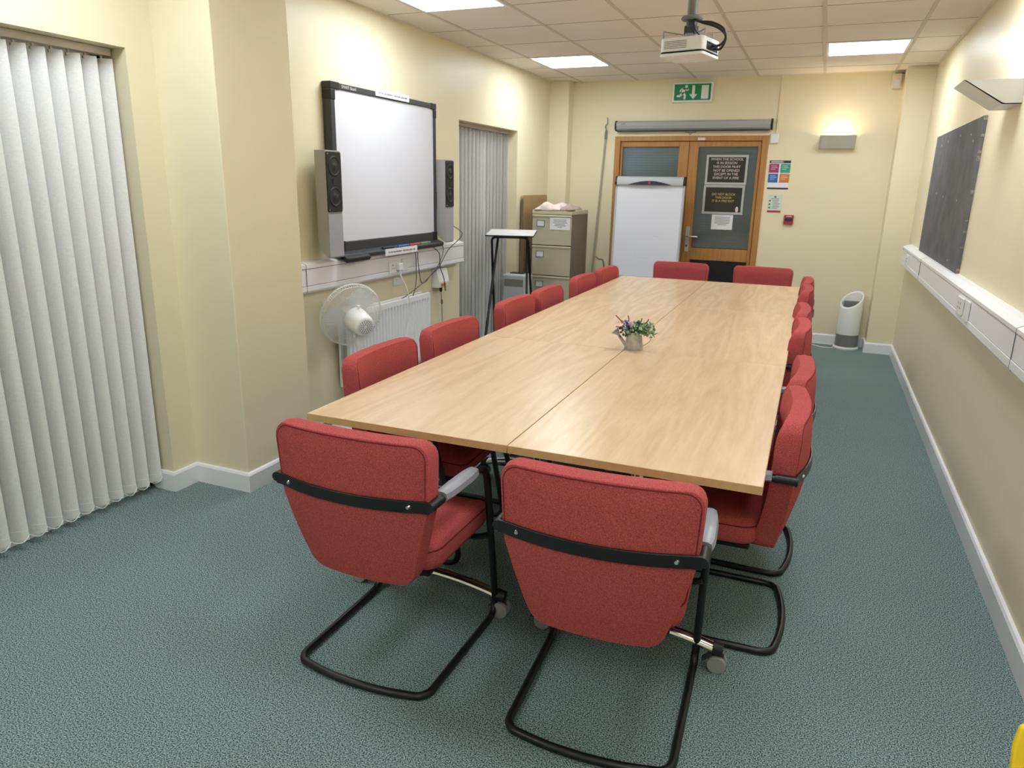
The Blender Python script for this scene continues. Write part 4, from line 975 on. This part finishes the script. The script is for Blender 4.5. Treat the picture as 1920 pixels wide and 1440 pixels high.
nn = notice('lower black framed notice with three lines of gold text on the door glass', -1.165, -.755, 1.256, 1.548, 'DO NOT BLOCK\nTHIS DOOR\nIT IS A FIRE EXIT', 'txt_gold', .031, .02)
bm = B(); prism(bm, [(.145 + .014 * math.cos(t * PI / 8), -.095 + .03 * math.sin(t * PI / 8)) for t in range(16)], 'y', -.0052, -.0038); obj('emblem', bm, M['txt_pink'], nn, smooth=0)
pn2 = thing('paper_notice', 'white paper notice taped to the door glass below the black notices', 'paper notice', (-.951, gy, 1.172))
bm = B(); box(bm, -.107, .107, -.0018, 0, -.072, .078); obj('sheet', bm, M['paper'], pn2, smooth=0)
bm = B()
for i, w_ in enumerate((.155, .15, .16, .15, .15, .09)): box(bm, -w_ / 2, w_ / 2, -.0022, -.0015, .05 - .015 * i, .056 - .015 * i)
obj('printed_line', bm, M['txt_grey'], pn2, smooth=0)

# ------------------------------------------------------------------ flip chart easel
fcx = thing('flip_chart_easel', 'white flip chart easel with grey clamp bar standing before the left door leaf', 'flip chart', (-1.668, 7.62, 0))
tilt = lambda z: .05 * (z - 1.0) / 1.0
bm = B(); zA, zB = .60, 1.56; prism(bm, [(tilt(zA) - .01, zA), (tilt(zB) - .01, zB), (tilt(zB) + .012, zB), (tilt(zA) + .012, zA)], 'x', -.338, .338); obj('board', bm, M['board_white'], fcx, smooth=0)
for s in (-1, 1):
    bm = B(); prism(bm, [(tilt(zA) - .014, zA - .03), (tilt(zB) - .014, zB), (tilt(zB) + .016, zB), (tilt(zA) + .016, zA - .03)], 'x', min(s * .338, s * .358), max(s * .338, s * .358)); obj('side_rail', bm, M['grey_lt'], fcx, smooth=0)
bm = B(); prism(bm, [(.065, 1.535), (.065, 1.61), (.03, 1.618), (-.0, 1.60), (-.012, 1.56), (-.008, 1.535)], 'x', -.345, .345); cl = obj('clamp_bar', bm, M['grey_lt'], fcx, smooth=35)
for s in (-1, 1):
    bm = B(); prism(bm, [(.067, 1.533), (.067, 1.613), (.03, 1.621), (-.003, 1.603), (-.016, 1.56), (-.012, 1.533)], 'x', min(s * .343, s * .362), max(s * .343, s * .362)); obj('end_cap', bm, M['black'], cl, smooth=0)
bm = B(); prism(bm, [(-.235 + .47 * t / 20, 1.535 + .042 * math.sin(PI * t / 20)) for t in range(21)], 'y', -.022, -.006); hd = obj('handle', bm, M['navy'], cl, smooth=0, bevel=.003)
bm = B(); cyl(bm, (0, -.0235, 1.557), (0, -.02, 1.557), .014, seg=18); obj('red_dot', bm, M['red'], hd)
bm = B(); box(bm, -.35, .35, -.09, .0, .565, .585); box(bm, -.35, .35, -.095, -.088, .565, .605); obj('pen_tray', bm, M['grey_lt'], fcx, smooth=0, bevel=.003)
for p0, p1 in (((-.3, -.0, .62), (-.36, -.20, .0)), ((.3, -.0, .62), (.36, -.20, .0)), ((0, .07, 1.5), (0, .22, 0))):
    bm = B(); tube(bm, [p0, p1], .013, 10); lg = obj('leg', bm, M['grey_mid'], fcx)
    bm = B(); cyl(bm, (p1[0], p1[1], 0), (p1[0], p1[1], .03), .018, seg=12); obj('foot_cap', bm, M['black'], lg)
bm = B()
for x0_, z0_, pts in ((.06, 1.02, [(0, 0), (.02, .006), (.045, .001), (.06, -.004)]), (-.12, .80, [(0, .05), (.03, .01), (.09, -.01), (.15, .0), (.2, .03)])):
    tube(bm, smooth_path([(x0_ + a, tilt(z0_) - .0098, z0_ + b_) for a, b_ in pts], 5), .0012, 5)
obj('marker_trace', bm, M['grey_lt'], fcx)

# ------------------------------------------------------------------ projector on its ceiling pole
pj = thing('projector', 'white projector hanging on a grey ceiling pole above the table', 'projector', (-.735, 4.10, 2.17), math.radians(-13))
bm = B(); prism(bm, rrect(-.118, .118, -.115, .115, .025), 'z', .016, .082); bd = obj('body', bm, M['white_pl'], pj, smooth=0, bevel=.006)
bm = B(); prism(bm, rrect(-.116, .116, -.113, .113, .025), 'z', .008, .017); obj('dark_band', bm, M['blackmatte'], pj, smooth=0)
bm = B(); prism(bm, rrect(-.12, .12, -.117, .117, .026), 'z', -.006, .009); lid = obj('lid', bm, M['white_pl'], pj, smooth=0, bevel=.004)
bm = B(); prism(bm, rrect(-.10, -.04, -.03, .07, .008), 'z', -.008, -.005); box(bm, -.03, .1, .06, .1, -.008, -.005); obj('lid_panel', bm, M['white_pl'], lid, smooth=0)
bm = B(); cyl(bm, (-.123, .04, .048), (-.111, .04, .048), .028, seg=24); obj('lens', bm, M['black'], bd)
bm = B()
for i in range(5): box(bm, -.09, .03, -.1162, -.1145, .030 + .008 * i, .033 + .008 * i)
obj('vent_slot', bm, M['txt_grey'], bd, smooth=0)
bm = B(); box(bm, .116, .1195, -.07, .08, .022, .06); obj('port_panel', bm, M['black'], bd, smooth=0)
bm = B(); cyl(bm, (0, 0, .19), (0, 0, .414), .026, seg=24); obj('pole', bm, M['grey_mid'], pj)
bm = B(); lathe(bm, [(.05, .176), (.056, .183), (.052, .192), (.03, .2)], 28); obj('collar', bm, M['grey_mid'], pj)
bm = B(); lathe(bm, [(.03, .398), (.07, .404), (.075, .413), (.075, .414)], 28); obj('ceiling_plate', bm, M['grey_mid'], pj)
bm = B(); cyl(bm, (0, 0, .14), (0, 0, .18), .028, seg=18); box(bm, -.03, .03, -.024, .024, .105, .15); mt = obj('mount', bm, M['grey_dk'], pj, bevel=.003)
bm = B(); cyl(bm, (0, 0, .088), (0, 0, .112), .034, seg=20); obj('mount_plate', bm, M['silver'], pj, bevel=.003)
for ex_, ey_ in ((-.11, -.09), (-.10, .09), (.08, .10), (.10, -.06)):
    bm = B(); tube(bm, [(0, 0, .102), (ex_, ey_, .118)], .0055, 8, flat=.5); cyl(bm, (ex_, ey_, .08), (ex_, ey_, .121), .004, seg=8); obj('bracket_arm', bm, M['silver'], pj)
for k, pts in enumerate(([(.02, -.02, .175), (.07, -.05, .155), (.13, -.05, .145), (.185, -.04, .115), (.198, -.03, .075), (.172, -.02, .045), (.118, -.01, .04)],
            [(.02, -.015, .175), (.08, -.04, .150), (.14, -.02, .13), (.178, .0, .10), (.186, .0, .065), (.16, .01, .03), (.118, .03, .035)],
            [(.02, -.03, .16), (.05, -.05, .11), (.10, -.05, .07), (.135, -.04, .045), (.155, -.02, .035), (.118, .0, .03)])):
    bm = B(); tube(bm, smooth_path(pts, 8), .006 if k < 2 else .0028, 8); obj('cable', bm, M['black'], pj)

# ------------------------------------------------------------------ right wall pinboard
nb = thing('pinboard', 'dark grey pinboard with worn edges on the right wall', 'notice board', (XR, 5.79, 1.49))
bm = B(); box(bm, -.018, -.001, -.92, .935, -.435, .44); obj('panel', bm, M['pinboard'], nb, smooth=0)
for z in range(0, 40):
    if random.random() < .72: continue
    za = -.435 + .875 * z / 40; bm = B(); box(bm, -.0185 - random.uniform(0, .001), -.002, -.9225, -.9195, za, za + .875 / 40 * random.uniform(.3, 1)); obj('edge_chip', bm, M['chip_edge'], nb, smooth=0)
for y_, z_ in ((-.6, .36), (-.2, .38), (.3, .37), (.6, .36), (-.7, .32), (.1, .0), (.45, .02), (-.5, -.02), (-.55, -.38)):
    bm = B(); cyl(bm, (-.0195, y_, z_), (-.0175, y_, z_), .007, seg=8); obj('pin', bm, M['grey_lt'], nb)

# ------------------------------------------------------------------ air purifier and its lead
ap = thing('air_purifier', 'white cylindrical air purifier with slanted open top by the back wall', 'air purifier', (.378, 7.79, 0))
bm = B(); seg = 40; Ro, Ri = .106, .086
def slant(a, rr): return .485 + (.045 * math.cos(a) + .068 * math.sin(a)) * rr / Ro
ring = lambda rr, zf: [bm.verts.new((rr * math.cos(2 * PI * k / seg), rr * math.sin(2 * PI * k / seg), zf(2 * PI * k / seg, rr))) for k in range(seg)]
rs = [ring(.106, lambda a, q: .145), ring(Ro * .985, lambda a, q: slant(a, q) - .006), ring(Ro * .95, lambda a, q: slant(a, q)), ring(Ri * 1.03, lambda a, q: slant(a, q)), ring(Ri, lambda a, q: slant(a, q) - .008), ring(Ri * .97, lambda a, q: .30)]
for a, c in zip(rs, rs[1:]):
    for k in range(seg): bm.faces.new((a[k], a[(k + 1) % seg], c[(k + 1) % seg], c[k]))
obj('body', bm, M['white_pl'], ap, smooth=50)
bm = B(); lathe(bm, [(.001, .40), (.083, .40), (.083, .385), (.001, .385)], 36, cap=False); obj('inner_grille', bm, M['blackmatte'], ap)
bm = B(); box(bm, -.07, .07, .02, .04, .40, .47); obj('inner_fin', bm, M['grey_mid'], ap, bevel=.008)
bm = B(); lathe(bm, [(.103, .02), (.103, .146)], 40); obj('mesh_band', bm, M['grey_mid'], ap)
bm = B(); lathe(bm, [(.118, 0), (.12, .012), (.108, .024)], 40); obj('base', bm, M['white_pl'], ap)
bm = B(); tube(bm, smooth_path([(.262, 7.79, .006), (.25, 7.70, .005), (.17, 7.69, .005), (.10, 7.74, .005), (.04, 7.80, .005), (-.02, 7.86, .006), (.1, 7.87, .006), (.25, 7.86, .006)], 8), .005, 8); tag(obj('cable', bm, M['white_pl']), 'white cable lying on the carpet left of the air purifier', 'cable')

# ------------------------------------------------------------------ yellow plastic chair at the frame corner
yc = thing('plastic_chair', 'bright yellow plastic chair whose corner shows at the lower right of the picture', 'chair', (.556, .645, 0), PI)
# local front is +Y (toward the camera); backrest at y=-.36
bm = B(); nu, rows = 16, []
for i in range(15):
    t = i / 14; z = .81 - .37 * t; y = -.445 + .13 * t
    hw = .212; d = max(0, .05 - (.81 - z)); hw -= .05 - math.sqrt(max(0, .05 ** 2 - d ** 2)) if d else 0
    rows.append([(hw * (-1 + 2 * k / nu), y - .018 * (1 - (2 * k / nu - 1) ** 2), z) for k in range(nu + 1)])
for i in range(1, 13):
    t = i / 12; rows.append([((.205 + .005 * t) * (-1 + 2 * k / nu), -.315 + .40 * t, .44 - .02 * math.sin(PI * t) + (-.03 if i == 12 else 0) - .012 * (1 - (2 * k / nu - 1) ** 4)) for k in range(nu + 1)])
g = [[bm.verts.new(p) for p in row] for row in rows]
for a, c in zip(g, g[1:]):
    for k in range(nu): bm.faces.new((a[k], a[k + 1], c[k + 1], c[k]))
sh = obj('shell', bm, M['yellow'], yc, smooth=60)
so = sh.modifiers.new('solid', 'SOLIDIFY'); so.thickness = .012; so.offset = 0
bv = sh.modifiers.new('bev', 'BEVEL'); bv.width = .004; bv.segments = 3
for sx in (-1, 1):
    for y_, yb_ in ((-.26, -.36), (.03, .10)):
        bm = B(); tube(bm, [(sx * .17, y_, .42), (sx * .2, yb_, .008)], .011, 10); lg = obj('leg', bm, M['grey_dk'], yc)
        bm = B(); cyl(bm, (sx * .2, yb_, 0), (sx * .2, yb_, .03), .014, seg=10); obj('foot_cap', bm, M['black'], lg)
